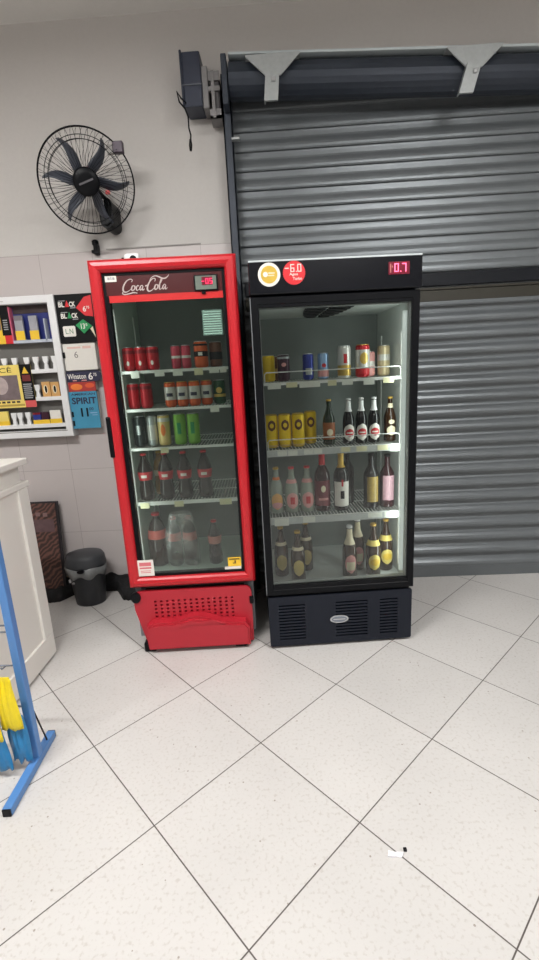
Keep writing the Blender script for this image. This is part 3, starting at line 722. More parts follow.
# shrink wrap around the two bottles
def film(name):
    m = bpy.data.materials.new(name); m.use_nodes = True; nt = m.node_tree; nt.nodes.clear(); L = nt.links.new
    o = nt.nodes.new('ShaderNodeOutputMaterial'); t = nt.nodes.new('ShaderNodeBsdfTransparent'); g = nt.nodes.new('ShaderNodeBsdfGlossy'); g.inputs['Roughness'].default_value = .25
    d = nt.nodes.new('ShaderNodeBsdfDiffuse'); d.inputs['Color'].default_value = (.8, .82, .8, 1)
    nz = nt.nodes.new('ShaderNodeTexNoise'); nz.inputs['Scale'].default_value = 22; tc = nt.nodes.new('ShaderNodeTexCoord'); L(tc.outputs['Object'], nz.inputs['Vector'])
    mr = nt.nodes.new('ShaderNodeMapRange'); mr.inputs['From Min'].default_value = .45; mr.inputs['From Max'].default_value = .75; mr.inputs['To Min'].default_value = .05; mr.inputs['To Max'].default_value = .45; L(nz.outputs['Fac'], mr.inputs['Value'])
    a = nt.nodes.new('ShaderNodeMixShader'); b = nt.nodes.new('ShaderNodeMixShader'); b.inputs['Fac'].default_value = .12
    L(mr.outputs['Result'], a.inputs['Fac']); L(t.outputs[0], a.inputs[1]); L(d.outputs[0], a.inputs[2]); L(a.outputs[0], b.inputs[1]); L(g.outputs[0], b.inputs[2]); L(b.outputs[0], o.inputs['Surface'])
    return m
bm = bmesh.new()
N = 36; rows = []
for j in range(13):
    v = j/12; z_ = .002 + .285*v; s = 1.0 if v < .6 else 1 - (v-.6)*.95
    R_ = []
    for i in range(N):
        a = 2*PI*i/N
        k = 1 + .05*noise.noise(Vector((3*math.cos(a), 3*math.sin(a), 6*v)))
        R_.append(bm.verts.new((.087*s*k*math.copysign(abs(math.cos(a))**.75, math.cos(a)), .047*s*k*math.copysign(abs(math.sin(a))**.75, math.sin(a)), z_)))
    rows.append(R_)
for a, b in zip(rows, rows[1:]):
    for i in range(N):
        f = bm.faces.new((a[i], a[(i+1) % N], b[(i+1) % N], b[i])); f.smooth = True
wrap = tag(newobj('shrink_wrap', bm, film('shrink_film')), 'clear crinkled shrink wrap around two cola bottles at the bottom of the red fridge', 'plastic wrap')
place(wrap, RP, RT, .245, .20, z)

# black fridge, top shelf
z = 1.302
P, T = BP, BT
place(can_mesh(.030, .124, YLC, ALU, label='bright yellow can first on the black fridge top shelf, nearest the red fridge'), P, T, .075, .24, z)
place(can_mesh(.028, .120, BRNC, ALU, band=(GOLDC, [(.3, .5)]), label='brown can half hidden between the yellow and plum cans'), P, T, .112, .31, z)
place(can_mesh(.029, .122, PLUM, ALU, band=(SILC, [(.84, .92)]), spots=[(PNKL, .55, .7, .4, True)], label='dark plum can with silver rim on the black fridge top shelf'), P, T, .142, .18, z)
place(can_mesh(.026, .122, BLUC, ALU, spots=[(SILC, .2, .45, .6, False)], label='deep blue energy drink can on the black fridge top shelf'), P, T, .263, .22, z)
place(can_mesh(.026, .122, LBLC, ALU, band=(PNKL, [(.1, .35)]), spots=[(REDL, .45, .6, .4, True)], label='sky blue can with red emblem on the black fridge top shelf'), P, T, .335, .22, z)
place(can_mesh(.031, .150, WHC, SILC, band=(GOLDC, [(.08, .4)]), spots=[(REDL, .46, .74, .25, False)], label='tall white can with gold base on the black fridge top shelf'), P, T, .432, .2, z)
place(can_mesh(.033, .150, REDC, GOLDC, band=(WHC, [(.30, .84)]), spots=[(GOLDC, .4, .76, .6, True), (REDL, .1, .26, .9, False)], label='tall white and red can with gold lid on the black fridge top shelf'), P, T, .520, .2, z)
place(can_mesh(.028, .120, PNKL, ALU, band=(WHC, [(.4, .6)]), label='dull pink can behind the gold lidded can'), P, T, .578, .30, z)
place(can_mesh(.030, .145, BGEC, ALU, band=(WHC, [(.5, .7)]), label='beige can last on the black fridge top shelf, farthest from the red fridge'), P, T, .642, .27, z)
# middle shelf
z = .990
run(can_mesh(.031, .160, YLC, GOLDC, band=(GOLDC, [(.04, .1)]), spots=[(BRNC, .52, .84, .62, True), (YLC, .61, .75, .30, True)], group='tall yellow beer cans on the middle shelf'),
    ['tall yellow beer can with brown ring, first of four, nearest the red fridge', 'tall yellow beer can with brown ring, second of four along the shelf', 'tall yellow beer can with brown ring, third of four along the shelf', 'tall yellow beer can with brown ring, last of four and set farther back'],
    [(.072, .18), (.136, .18), (.200, .18), (.268, .25)], P, T, z)
place(bottle('beer_bottle', .029, .215, BEER, GRNG, GOLD, label='green bottle with brown and orange label beside the tall yellow cans', labels=[(mat('label_rust', rgb(150, 84, 44), .5), .12, .5, None, 0), (CREAM, .2, .36, .5, True)]), P, T, .352, .19, z)
run(bottle('beer_bottle', .028, .215, BEER, DKG, WHITEP, group='dark bottles with white neck foils', labels=[(PAPER, .07, .44, 1.1, True), (REDL, .16, .34, .75, True), (PAPER, .235, .265, .5, False)], foil=(.72, .95, WHITEP)),
    ['dark beer bottle with white neck foil, nearest the rust labelled bottle', 'dark beer bottle with white neck foil, middle of three', 'dark beer bottle with white neck foil, farthest from the yellow cans'], [(.446, .18), (.508, .18), (.570, .18)], P, T, z)
place(bottle('beer_bottle', .029, .212, BEER, AMBG, GOLD, label='brown bottle with cream label beyond the three white foil necked bottles', labels=[(CREAM, .14, .36, .8, True), (CREAM, .4, .5, .5, True)], foil=(.76, .86, CREAM)), P, T, .652, .19, z)
# third shelf
z = .657
run(bottle('beer_bottle', .034, .230, BEER, CLRG, GOLD, labels=[(mat('label_orange_pink', rgb(222, 164, 92), .5), .10, .46, .9, True), (PNKL, .12, .26, .8, True)], foil=(.74, .8, ORNG), label='pale bottle with orange label first on the third shelf of the black fridge'),
    ['pale bottle with orange label first on the third shelf of the black fridge'], [(.082, .19)], P, T, z)
run(bottle('beer_bottle', .035, .228, BEER, CLRG, REDL, group='pale bottles with pink labels on the third shelf', labels=[(PNKL, .10, .46, .9, True), (REDL, .2, .36, .3, False)], foil=(.66, .74, PNKL)),
    ['pale bottle with pink label, beside the orange labelled bottle', 'pale bottle with pink label, beside the tall wine bottle'], [(.158, .19), (.236, .19)], P, T, z)
place(bottle('wine_bottle', .039, .290, WINE, WINR, REDL, label='dark red wine bottle with red capsule on the third shelf', capz=.97, labels=[(mat('label_wine', rgb(110, 30, 44), .5), .10, .54, None, 0), (CREAM, .34, .46, .3, True), (PNKL, .2, .24, .6, False)], foil=(.8, .97, REDL)), P, T, .312, .19, z)
place(bottle('wine_bottle', .037, .285, WINE, DKG, GOLD, label='dark wine bottle with white label and gold neck on the third shelf', capz=.97, labels=[(PAPER, .08, .52, 1.2, False), (REDL, .44, .56, .12, False), (INK, .22, .36, .25, False)], foil=(.76, .97, GOLD)), P, T, .405, .18, z)
place(bottle('wine_bottle', .036, .280, WINE, DKG, INK, label='plain dark wine bottle behind the white labelled one', capz=.97), P, T, .462, .30, z)
place(bottle('wine_bottle', .038, .270, WINE, DKG, INK, label='dark bottle with gold patterned label on the third shelf', capz=.97, labels=[(mat('label_gold_pattern', rgb(150, 126, 60), .4, var=.6, scale=90), .12, .6, .8, False)]), P, T, .560, .19, z)
place(bottle('wine_bottle', .037, .262, WINE, WINR, INK, label='dark bottle with mauve label last on the third shelf of the black fridge', capz=.97, labels=[(mat('label_mauve', rgb(178, 140, 150), .5, var=.3, scale=80), .14, .62, .85, False)]), P, T, .640, .19, z)
# chamber floor
z = .302
LY = mat('label_straw', rgb(206, 184, 110), .5)
run(bottle('beer_bottle', .036, .265, BEER, AMBG, GOLD, group='brown beer bottles on the black fridge floor', labels=[(LY, .14, .46, .8, True)], foil=(.64, .70, CREAM)),
    ['brown straw labelled beer bottle on the black fridge floor, nearest the red fridge', 'brown straw labelled beer bottle on the black fridge floor, frontmost of its three', 'brown straw labelled beer bottle on the black fridge floor, rearmost of its three'],
    [(.092, .22), (.172, .14), (.228, .27)], P, T, z)
run(bottle('beer_bottle', .036, .275, BEER, AMBG, WHITEP, group='brown bottles with white neck foil on the black fridge floor', labels=[(PNKL, .12, .48, .85, True), (CREAM, .18, .34, .6, False)], foil=(.66, .95, CREAM)),
    ['brown bottle with white neck foil and pink label on the black fridge floor, in front', 'brown bottle with white neck foil and pink label on the black fridge floor, set back'], [(.436, .14), (.500, .24)], P, T, z)
run(bottle('beer_bottle', .037, .275, BEER, AMBG, GOLD, group='brown bottles with yellow labels on the black fridge floor', labels=[(YELL, .14, .44, .9, True), (YEL, .22, .36, .6, True)], foil=(.60, .70, YELL)),
    ['brown bottle with round yellow label on the black fridge floor, nearer the white foils', 'brown bottle with round yellow label on the black fridge floor, last of all'], [(.560, .15), (.642, .21)], P, T, z)

# ------------------------------------------------------------------ wall fan
ax = Vector((.27, -.90, -.30)).normalized()
fan = thing('wall_fan', 'black wall fan with wire cage mounted above the tiled wall', 'fan', (-.93, 2.56, 2.312))
zq = ax.to_track_quat('Z', 'Y').to_matrix().to_4x4()   # local z -> axis
# roll so that local y is 'up'
def F3(x, y, z):
    up = Vector((0, 0, 1)); v = (up - ax*up.dot(ax)).normalized(); u = v.cross(ax)
    return u*x + v*y + ax*z
def fanpart(name, bm, m, smooth=False, parent=fan):
    for v in bm.verts: v.co = F3(*v.co)
    bmesh.ops.recalc_face_normals(bm, faces=bm.faces)
    return newobj(name, bm, m, parent, smooth)
R = .226
bm = bmesh.new()
def circ(r, z, n=64): return [(r*math.cos(2*PI*i/n), r*math.sin(2*PI*i/n), z) for i in range(n)]
tube(bm, circ(R, 0), .0032, 6, closed=True)
for r, z in ((R*.84, .045), (R*.76, .056)): tube(bm, circ(r, z), .0018, 5, closed=True)
for i in range(54):
    a = 2*PI*i/54
    tube(bm, [(R*math.cos(a), R*math.sin(a), 0), (R*.93*math.cos(a+.03), R*.93*math.sin(a+.03), .028), (R*.80*math.cos(a+.07), R*.80*math.sin(a+.07), .051), (R*.5*math.cos(a+.16), R*.5*math.sin(a+.16), .068), (R*.24*math.cos(a+.26), R*.24*math.sin(a+.26), .072)], .00105, 4)
fanpart('front_cage', bm, BLACK)
bm = bmesh.new()
tube(bm, circ(R*.995, -.008), .003, 6, closed=True)
tube(bm, circ(R*.8, -.055), .0016, 5, closed=True)
for i in range(40):
    a = 2*PI*i/40
    tube(bm, [(R*math.cos(a), R*math.sin(a), -.006), (R*.9*math.cos(a), R*.9*math.sin(a), -.045), (R*.6*math.cos(a), R*.6*math.sin(a), -.062), (R*.26*math.cos(a), R*.26*math.sin(a), -.066)], .0009, 4)
fanpart('rear_cage', bm, BLACK)
bm = bmesh.new(); lathe(bm, [(.048, .066), (.062, .068), (.062, .078), (.055, .084), (.03, .088), (.005, .089)], n=32); fanpart('cage_badge', bm, BLACK)
bm = bmesh.new(); box(bm, -.036, .036, -.004, .004, .0885, .0895)
bmesh.ops.rotate(bm, verts=bm.verts, cent=(0, 0, 0), matrix=Matrix.Rotation(math.radians(22), 3, 'Z')); fanpart('badge_mark', bm, mat('badge_grey', rgb(92, 90, 94), .5))
bm = bmesh.new(); lathe(bm, [(.055, -.03), (.058, .02), (.045, .05)], n=24); hub = fanpart('blade_hub', bm, BLACK)
for k, ang in enumerate((2, 62, 122, 176, 237, 300)):
    bm = bmesh.new(); a0 = math.radians(ang)
    rows = []
    for i in range(9):
        t = i/8; r = .045 + t*(R*.90 - .045)
        c = a0 + .10*(1-t) - .34*math.sin(PI*t)*.5
        wd = (.30*(1-t)**.6 + .055)*(1.0 if t > 0 else .9) * .072/max(r, .07)
        hw = (.020 + .004*math.sin(PI*min(1, t*1.4)) - .013*t**3)
        da = hw/r
        rows.append([(r*math.cos(c+da*s), r*math.sin(c+da*s), .012 + .018*s) for s in (-1, -.33, .33, 1)])
    vr = [[bm.verts.new(p) for p in rw] for rw in rows]; vb = [[bm.verts.new((p[0], p[1], p[2]-.003)) for p in rw] for rw in rows]
    for A, sgn in ((vr, 1), (vb, -1)):
        for p, q in zip(A, A[1:]):
            for j in range(3): bm.faces.new((p[j], p[j+1], q[j+1], q[j]))
    for i in range(8):
        for j in (0, 3): bm.faces.new((vr[i][j], vr[i+1][j], vb[i+1][j], vb[i][j]))
    for i in (0, 8):
        for j in range(3): bm.faces.new((vr[i][j], vr[i][j+1], vb[i][j+1], vb[i][j]))
    fanpart('blade', bm, FANB, True)
bm = bmesh.new(); lathe(bm, [(.03, -.15), (.05, -.135), (.056, -.10), (.056, -.05), (.04, -.035)], n=24); fanpart('motor_housing', bm, BLACK)
# arm and wall mount (world axes relative to the fan origin)
bm = bmesh.new(); tube(bm, [F3(0, 0, -.12), (.0, .13, -.01), (.035, .155, -.06), (.055, .165, -.10)], [.022, .024, .026, .03], 12); newobj('support_arm', bm, BLACK, fan, True)
bm = bmesh.new()
prism(bm, rrect(.015, .085, -.19, -.045, .034, 6), .06, .208, bev=.012); newobj('wall_mount', bm, BLACK, fan)
newobj('mount_screw', B(.038, .05, .052, .06, -.085, -.06), mat('pale_sticker', rgb(190, 190, 190), .5), fan)
newobj('indicator_light', B(.075, .095, .03, .045, -.045, -.03), mat('pilot_red', rgb(232, 100, 100), .4), fan)
bm = bmesh.new(); box(bm, .148, .198, -.01, .02, .118, .168, bev=.003); newobj('clip_on_box', bm, PURP, fan)
newobj('clear_clip', B(.118, .148, -.004, .016, .115, .158, bev=.004), mat('clear_grey_clip', rgb(140, 136, 130), .3), fan)

# wall hook, gadget on the fridge
hk = thing('wall_hook', 'small black wall clip just above the tile edge under the fan', 'hook', (-1.005, WY-.012, 2.025))
newobj('clip_body', boxes([(-.005, .02, -.03, .0115, 0, .055)], bev=.006), BLACK, hk)
bm = bmesh.new(); lathe(bm, [(.012, .05), (.018, .056), (.018, .074), (.01, .08)], n=16); newobj('knob', bm, BLACK, hk)
newobj('jaw', boxes([(-.018, .0, -.026, -.01, .008, .024)], bev=.003), BLACK, hk)
gd = thing('gadget', 'small white gadget with dark face on top of the red fridge', 'gadget', ploc(RP, RT, .165, .12, 1.845), RT)
newobj('gadget_body', B(-.035, .035, -.02, .02, 0, .042, bev=.014), WHITEP, gd)
bm = bmesh.new(); disc(bm, .008, .018, .014, .012, -.022, -.019, 16); newobj('dark_face', bm, BLACK, gd)
newobj('side_lug', B(-.046, -.034, -.01, .01, 0, .026, bev=.003), BLACK, gd)

# ------------------------------------------------------------------ cigarette display case
CY = 2.66
cc = thing('cigarette_case', 'white framed wall display case of cigarette packs beside the red fridge', 'display case', (0, CY, 1.04))
cx0, cx1, cz0, cz1 = -2.05, -1.238, 1.038, 1.82
z0_ = 1.04
bm = bmesh.new()
def wz(z): return z - 1.04
frame(bm, cx0, cx1, wz(cz0), wz(cz1), [(0, .112), (0, .004), (.004, 0), (.036, 0), (.040, .005), (.040, .112)])
newobj('case_frame', bm, WHITEP, cc)
newobj('back_panel', B(cx0+.035, cx1-.035, .100, .110, wz(cz0+.035), wz(cz1-.035)), CAB, cc)
newobj('frame_slot', B(-1.68, -1.52, -.0008, 0, wz(1.795), wz(1.799)), mat('slot_grey', rgb(176, 174, 174), .6), cc)
newobj('lower_groove', B(cx0+.03, cx1-.03, -.001, .0, wz(1.072), wz(1.077)), mat('groove_grey', rgb(140, 136, 132), .6), cc)
sv = {}
for nm, zz, x0 in (('second', 1.405, cx0+.04), ('third', 1.250, cx0+.04), ('fourth', 1.095, cx0+.04)):
    s = newobj('case_shelf', B(x0, cx1-.04, .018, .100, wz(zz), wz(zz+.022), bev=.002), WHITEP, cc); sv[nm] = s
def pusher(x, z, s=1.0, parent=cc):
    bm = bmesh.new()
    prism(bm, [(x-.016*s, wz(z)+.07), (x+.016*s, wz(z)+.07), (x+.014*s, wz(z)+.045), (x+.008*s, wz(z)+.03), (x+.012*s, wz(z)), (x-.012*s, wz(z)), (x-.008*s, wz(z)+.03), (x-.014*s, wz(z)+.045)], .03, .05)
    newobj('pack_pusher', bm, WHITEP, parent)
for x in (-1.655, -1.585, -1.525, -1.455, -1.402, -1.345, -1.294): pusher(x, 1.427, parent=sv['second'])
for x in (-1.455, -1.418): pusher(x, 1.272, parent=sv['third'])
for x in (-1.585, -1.548, -1.500): pusher(x, 1.117, parent=sv['fourth'])
# acrylic tray on the top row
tr = thing('pack_tray', 'navy backed acrylic tray holding two packs on the case top row', 'tray', (0, CY, z0_))
newobj('tray_back', B(-1.505, -1.282, .085, .098, wz(1.576), wz(1.778)), NAVY, tr)
newobj('tray_base', boxes([(-1.505, -1.284, .02, .098, wz(1.574), wz(1.590))]), TRAYC, tr)
newobj('tray_end', boxes([(-1.512, -1.505, .03, .098, wz(1.574), wz(1.77))]), mat('tray_pink_end', rgb(196, 96, 120), .3), tr)
newobj('tray_edge', boxes([(-1.318, -1.312, .02, .098, wz(1.576), wz(1.70))]), TRAYC, tr)
newobj('tray_header', boxes([(-1.50, -1.284, .08, .088, wz(1.735), wz(1.778))]), DKBR, tr)
def pack(x0, x1, z0, z1, m, label, group=None, foot=None, top=None, front=.03, depth=.022, extra=()):
    t = thing('cigarette_pack', label, 'cigarette pack', ((x0+x1)/2, CY+front, z0), 0, group)
    w = (x1-x0)/2; h = z1-z0
    newobj('pack_box', B(-w, w, 0, depth, 0, h, bev=.001), m, t)
    if foot: newobj('pack_foot', B(-w*1.1, w*1.1, -.002, 0, 0, h*foot[1]), foot[0], t)
    if top: newobj('pack_top', B(-w, w, -.001, 0, h*(1-top[1]), h), top[0], t)
    for (bm_, mm) in extra(w, h) if extra else (): newobj('pack_print', bm_, mm, t)
    return t
GP = mat('pack_grey', rgb(150, 150, 156), .4, var=.1)
pack(-1.486, -1.440, 1.637-.046, 1.722, GP, 'grey pack with yellow foot in the navy tray, beside the yellow panel', 'grey packs in the navy tray', foot=(YEL, .38), top=(mat('pack_dark_top', rgb(112, 106, 112), .4), .2))
pack(-1.404, -1.358, 1.591, 1.718, GP, 'grey pack with yellow foot in the navy tray, beside the case frame', 'grey packs in the navy tray', foot=(YEL, .38), top=(GP, .2))
# upright card on the left of the tray
cd = thing('warning_card', 'yellow and black warning card beside the navy tray on the case top row', 'card', (0, CY, z0_))
newobj('card_board', B(-1.78, -1.512, .03, .034, wz(1.575), wz(1.778)), YEL, cd)
newobj('photo_print', B(-1.78, -1.565, .0285, .030, wz(1.650), wz(1.705)), SKINP, cd)
newobj('black_strip', B(-1.562, -1.512, .0285, .030, wz(1.62), wz(1.778)), INK, cd)
newobj('red_corner', B(-1.552, -1.512, .0285, .030, wz(1.575), wz(1.62)), REDP, cd)
newobj('grey_print', boxes([(-1.55, -1.525, .028, .0285, wz(1.65+.012*i), wz(1.656+.012*i)) for i in range(5)]), GRYT, cd)
# big yellow warning poster stuck across the front
py = thing('warning_poster', 'large yellow warning poster stuck across the middle shelves of the display case', 'poster', (0, CY+.0145, z0_))
newobj('poster_sheet', B(-1.86, -1.432, .0, .003, wz(1.218), wz(1.459)), YELL, py)
text('lettering', 'VOC\u00ca', -1.712, wz(1.418), .165, .032, 0, INK, py, bold=.0)
newobj('photo_print', B(-1.80, -1.518, -.0012, 0, wz(1.262), wz(1.402)), SKINP, py)
bm = bmesh.new(); disc(bm, -1.625, wz(1.345), .045, .05, -.0018, -.0012, 20); newobj('photo_figure', bm, mat('photo_pale', rgb(176, 160, 158), .5, var=.3, scale=30), py)
newobj('fine_print', boxes([(-1.72+.029*i, -1.70+.029*i, -.001, 0, wz(1.245), wz(1.256)) for i in range(7)]), DKBR, py)
newobj('grey_line_print', boxes([(-1.74, -1.50, -.001, 0, wz(1.226), wz(1.238))]), mat('ochre_print', rgb(176, 150, 70), .6), py)
newobj('black_strip', B(-1.500, -1.432, -.0012, 0, wz(1.256), wz(1.459)), INK, py)
bm = bmesh.new(); prism(bm, [(-1.487, wz(1.408)), (-1.449, wz(1.408)), (-1.468, wz(1.446))], -.002, -.0012); newobj('warning_triangle', bm, YEL, py)
newobj('dark_red_print', boxes([(-1.490, -1.442, -.002, -.0012, wz(1.365), wz(1.400))]), mat('dark_red_print', rgb(108, 32, 34), .5), py)
newobj('small_print', boxes([(-1.492, -1.446 + .004*(i % 2), -.002, -.0012, wz(1.268+.011*i), wz(1.274+.011*i)) for i in range(8)]), GRYT, py)
newobj('red_corner', B(-1.496, -1.432, -.0012, 0, wz(1.218), wz(1.256)), mat('coral_print', rgb(208, 84, 84), .5), py)
def cateye(w, h):
    b = bmesh.new(); disc(b, -w*.1, h*.5, w*.5, h*.3, -.0012, 0, 18); yield b, CREAM
    b = bmesh.new(); disc(b, -w*.05, h*.5, w*.28, h*.24, -.002, -.0012, 18); yield b, INK
pack(-1.390, -1.342, 1.272, 1.356, TAN, 'tan pack with round eye print on the case third row, nearer the yellow poster', 'tan packs with eye print', extra=cateye)
pack(-1.338, -1.290, 1.272, 1.353, TAN, 'tan pack with round eye print on the case third row, against the case frame', 'tan packs with eye print', extra=cateye)
pack(-1.680, -1.618, 1.117, 1.198, YELL, 'pale yellow pack on the case bottom row below the yellow poster', foot=(YEL, .3))
pack(-1.470, -1.424, 1.117, 1.184, BLUC, 'blue pack with yellow foot on the case bottom row', foot=(YEL, .35), top=(REDD, .2))
pack(-1.420, -1.376, 1.117, 1.184, PLUM, 'dark pack with yellow foot on the case bottom row', foot=(YEL, .35))
pack(-1.368, -1.304, 1.117, 1.192, PAPER, 'white pack with yellow foot at the corner of the case bottom row', foot=(YEL, .35))

# ------------------------------------------------------------------ price signs on the wall beside the case
SY = 2.755
ps = thing('price_sign', 'black price sign with red and green diamonds on the wall beside the display case', 'sign', (0, SY, 0))
newobj('sign_board', B(-1.276, -1.062, 0, .012, 1.568, 1.832, bev=.002), INK, ps)
def blacktext(x, z, mid):
    text('lettering', 'BL', x, z, .034, .027, 0, PAPER, ps, bold=.03)
    bm = bmesh.new(); prism(bm, [(x+.037, z), (x+.062, z), (x+.050, z+.036)], -.0008, 0); newobj('colored_letter', bm, mid, ps)
    text('lettering', 'CK', x+.062, z, .036, .027, 0, PAPER, ps, bold=.03)
    newobj('small_lettering', boxes([(x+.066, x+.098, -.0008, 0, z-.009, z-.004), (x+.002, x+.04, -.0008, 0, z+.031, z+.035)]), GRYT, ps)
blacktext(-1.258, 1.764, REDP); blacktext(-1.252, 1.702, GRNP)
bm = bmesh.new(); prism(bm, [(-1.157, 1.756), (-1.104, 1.812), (-1.064, 1.82), (-1.064, 1.705), (-1.110, 1.712)], -.004, 0); d1 = newobj('red_diamond', bm, REDP, ps)
text('lettering', '6', -1.118, 1.733, .018, .030, -.004, PAPER, d1, bold=.02); text('lettering', '75', -1.098, 1.748, .018, .014, -.004, PAPER, d1, bold=.02)
bm = bmesh.new(); prism(bm, [(-1.172, 1.662), (-1.126, 1.692), (-1.078, 1.655), (-1.128, 1.614)], -.006, 0); d2 = newobj('green_diamond', bm, GRNP, ps)
text('lettering', '13', -1.142, 1.640, .024, .030, -.006, PAPER, d2, bold=.02); text('lettering', '5', -1.114, 1.655, .010, .014, -.006, PAPER, d2, bold=.02)
bm = bmesh.new(); prism(bm, rrect(-1.250, -1.178, 1.602, 1.660, .008), -.003, 0); w1 = newobj('white_tag', bm, PAPER, ps)
text('lettering', 'L.N', -1.236, 1.617, .044, .028, -.003, mat('green_pen', rgb(90, 130, 96), .6), w1)
bm = bmesh.new(); prism(bm, [(-1.092, 1.640), (-1.076, 1.652), (-1.064, 1.590)], -.001, 0); newobj('pale_corner', bm, CREAM, ps)
pc = thing('price_card', 'plain white price card hanging below the black price sign', 'sign', (0, SY, 0))
newobj('card_sheet', B(-1.270, -1.080, .002, .008, 1.412, 1.562, bev=.001), PAPER, pc)
text('lettering', '6', -1.208, 1.482, .022, .036, .002, mat('grey_figure', rgb(120, 112, 110), .6), pc)
newobj('faint_heading', boxes([(-1.245, -1.165, .0014, .002, 1.535, 1.545), (-1.155, -1.105, .0014, .002, 1.533, 1.547)]), mat('faint_pink_print', rgb(222, 186, 176), .6), pc)
newobj('black_clip', B(-1.274, -1.262, -.004, .002, 1.484, 1.516), INK, pc)
pw = thing('brand_strip', 'navy rounded price strip with white lettering below the white card', 'sign', (0, SY, 0))
bm = bmesh.new(); prism(bm, rrect(-1.272, -1.066, 1.345, 1.406, .028, 6, corners=(1, 0, 0, 1)), .0, .010); newobj('strip_board', bm, NAVYP, pw)
text('lettering', 'Winston', -1.266, 1.362, .110, .030, 0, PAPER, pw, bold=.015); text('lettering', '6', -1.142, 1.355, .026, .040, 0, PAPER, pw, bold=.02); text('lettering', '75', -1.112, 1.374, .020, .018, 0, PAPER, pw, bold=.02)
newobj('small_lettering', boxes([(-1.238, -1.215, -.0008, 0, 1.350, 1.356), (-1.185, -1.155, -.0008, 0, 1.350, 1.356)]), PNKL, pw)
po = thing('picture_strip', 'narrow red and orange picture strip between the navy and blue signs', 'sign', (0, SY, 0))
newobj('strip_board', B(-1.270, -1.108, .001, .009, 1.290, 1.344), mat('brick_red_print', rgb(168, 50, 46), .5, var=.1), po)
bm = bmesh.new(); disc(bm, -1.222, 1.316, .036, .018, -.0002, .001, 20); newobj('orange_shape', bm, ORNG, po)
bm = bmesh.new(); disc(bm, -1.142, 1.322, .028, .014, -.0002, .001, 20); newobj('orange_shape', bm, mat('deep_orange_print', rgb(208, 82, 44), .5), po)
bb = thing('price_poster', 'blue price poster with dark lettering at the bottom of the sign column', 'sign', (0, SY, 0))
newobj('poster_board', B(-1.275, -1.108, 0, .010, 1.070, 1.288), TEALP, bb)
text('lettering', 'AMERICAN', -1.262, 1.266, .145, .014, 0, NAVYP, bb, bold=.02)
text('lettering', 'SPIRIT', -1.262, 1.215, .148, .040, 0, NAVYP, bb, bold=.03)
text('lettering', '11', -1.216, 1.140, .044, .052, 0, INK, bb, bold=.03); text('lettering', '00', -1.164, 1.176, .026, .018, 0, NAVYP, bb, bold=.01)
newobj('side_mark', boxes([(-1.274, -1.262, -.0008, 0, 1.140, 1.172), (-1.274, -1.262, -.0008, 0, 1.086, 1.118)]), INK, bb)
newobj('pale_print', boxes([(-1.16, -1.118, -.0008, 0, 1.158, 1.164), (-1.15, -1.118, -.0008, 0, 1.146, 1.150)]), LBLC, bb)

EYE = 1.364
def reseat(objs, y_old, y_new, depth):
    k = y_new/y_old      # moved back against the wall and enlarged to match
    for o in objs:
        o.location = (o.location.x*k, y_new + (o.location.y-y_old)*depth, EYE + (o.location.z-EYE)*k); o.scale = (k, depth, k)
case_things = [cc, tr, cd, py] + [o for o in COL.objects if o.name.startswith('cigarette_pack')]
reseat(case_things, 2.66, 2.705, .6)
for o, w_ in ((ps, (-1.27, -1.07, 1.575, 1.825)), (pc, (-1.265, -1.085, 1.416, 1.558)), (pw, (-1.266, -1.085, 1.350, 1.402)), (po, (-1.265, -1.113, 1.294, 1.340)), (bb, (-1.27, -1.113, 1.075, 1.284))):
    newobj('mounting_block', B(w_[0], w_[1], .008, .050, w_[2], w_[3]), PAPER, o)
reseat([ps, pc, pw, po, bb], 2.755, 2.719, 1.0)

# ------------------------------------------------------------------ white counter
ct = thing('shop_counter', 'white panelled shop counter end with moulded top edge', 'counter', (-1.5, 1.4, 0))
def loc(bm, ox=-1.5, oy=1.4):
    bmesh.ops.translate(bm, verts=bm.verts, vec=(-ox, -oy, 0)); return bm
newobj('counter_body', loc(B(-2.3, -1.228, 1.560, 2.055, .012, .885)), WHITE, ct)
newobj('ledge_molding', loc(boxes([(-2.31, -1.216, 1.550, 2.082, .885, .912)], bev=.004)), WHITE, ct)
newobj('upper_band', loc(B(-2.3, -1.236, 1.560, 2.048, .912, .992)), WHITE, ct)
newobj('counter_top', loc(boxes([(-2.32, -1.205, 1.540, 2.080, .992, 1.020)], bev=.004)), WHITE, ct)
newobj('plinth', loc(boxes([(-2.305, -1.216, 1.555, 2.062, .012, .128)], bev=.004)), WHITE, ct)
newobj('end_stile', loc(boxes([(-1.24, -1.216, 1.985, 2.062, .128, .885)], bev=.003)), WHITE, ct)
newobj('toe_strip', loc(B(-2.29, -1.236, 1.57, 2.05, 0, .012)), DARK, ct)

# ------------------------------------------------------------------ bin, board, cloth
tb = thing('trash_bin', 'dark grey swing lid trash bin against the tiled wall', 'bin', (-1.262, 2.615, 0))
def ell(bm, prof, sx, sy, n=32):
    rings = [[bm.verts.new((r*sx*math.cos(2*PI*i/n), r*sy*math.sin(2*PI*i/n), z)) for i in range(n)] for r, z in prof]
    for a, b in zip(rings, rings[1:]):
        for i in range(n): f = bm.faces.new((a[i], a[(i+1) % n], b[(i+1) % n], b[i])); f.smooth = True
    bm.faces.new(rings[0][::-1]); bm.faces.new(rings[-1])
bm = bmesh.new(); ell(bm, [(.78, 0), (.80, .01), (.97, .235), (1.0, .24), (1.0, .25)], .115, .095); newobj('bin_body', bm, BIN, tb)
bm = bmesh.new(); ell(bm, [(1.06, .248), (1.08, .262), (1.05, .28), (1.02, .305), (.93, .322), (.6, .330), (.1, .332)], .115, .095); lid = newobj('lid', bm, LID, tb)
bm = bmesh.new()
n = 28
outer = [bm.verts.new((.127*math.cos(a), .104*math.sin(a), .253 + .004*math.sin(5*a))) for a in [PI + PI*i/n for i in range(n+1)]]
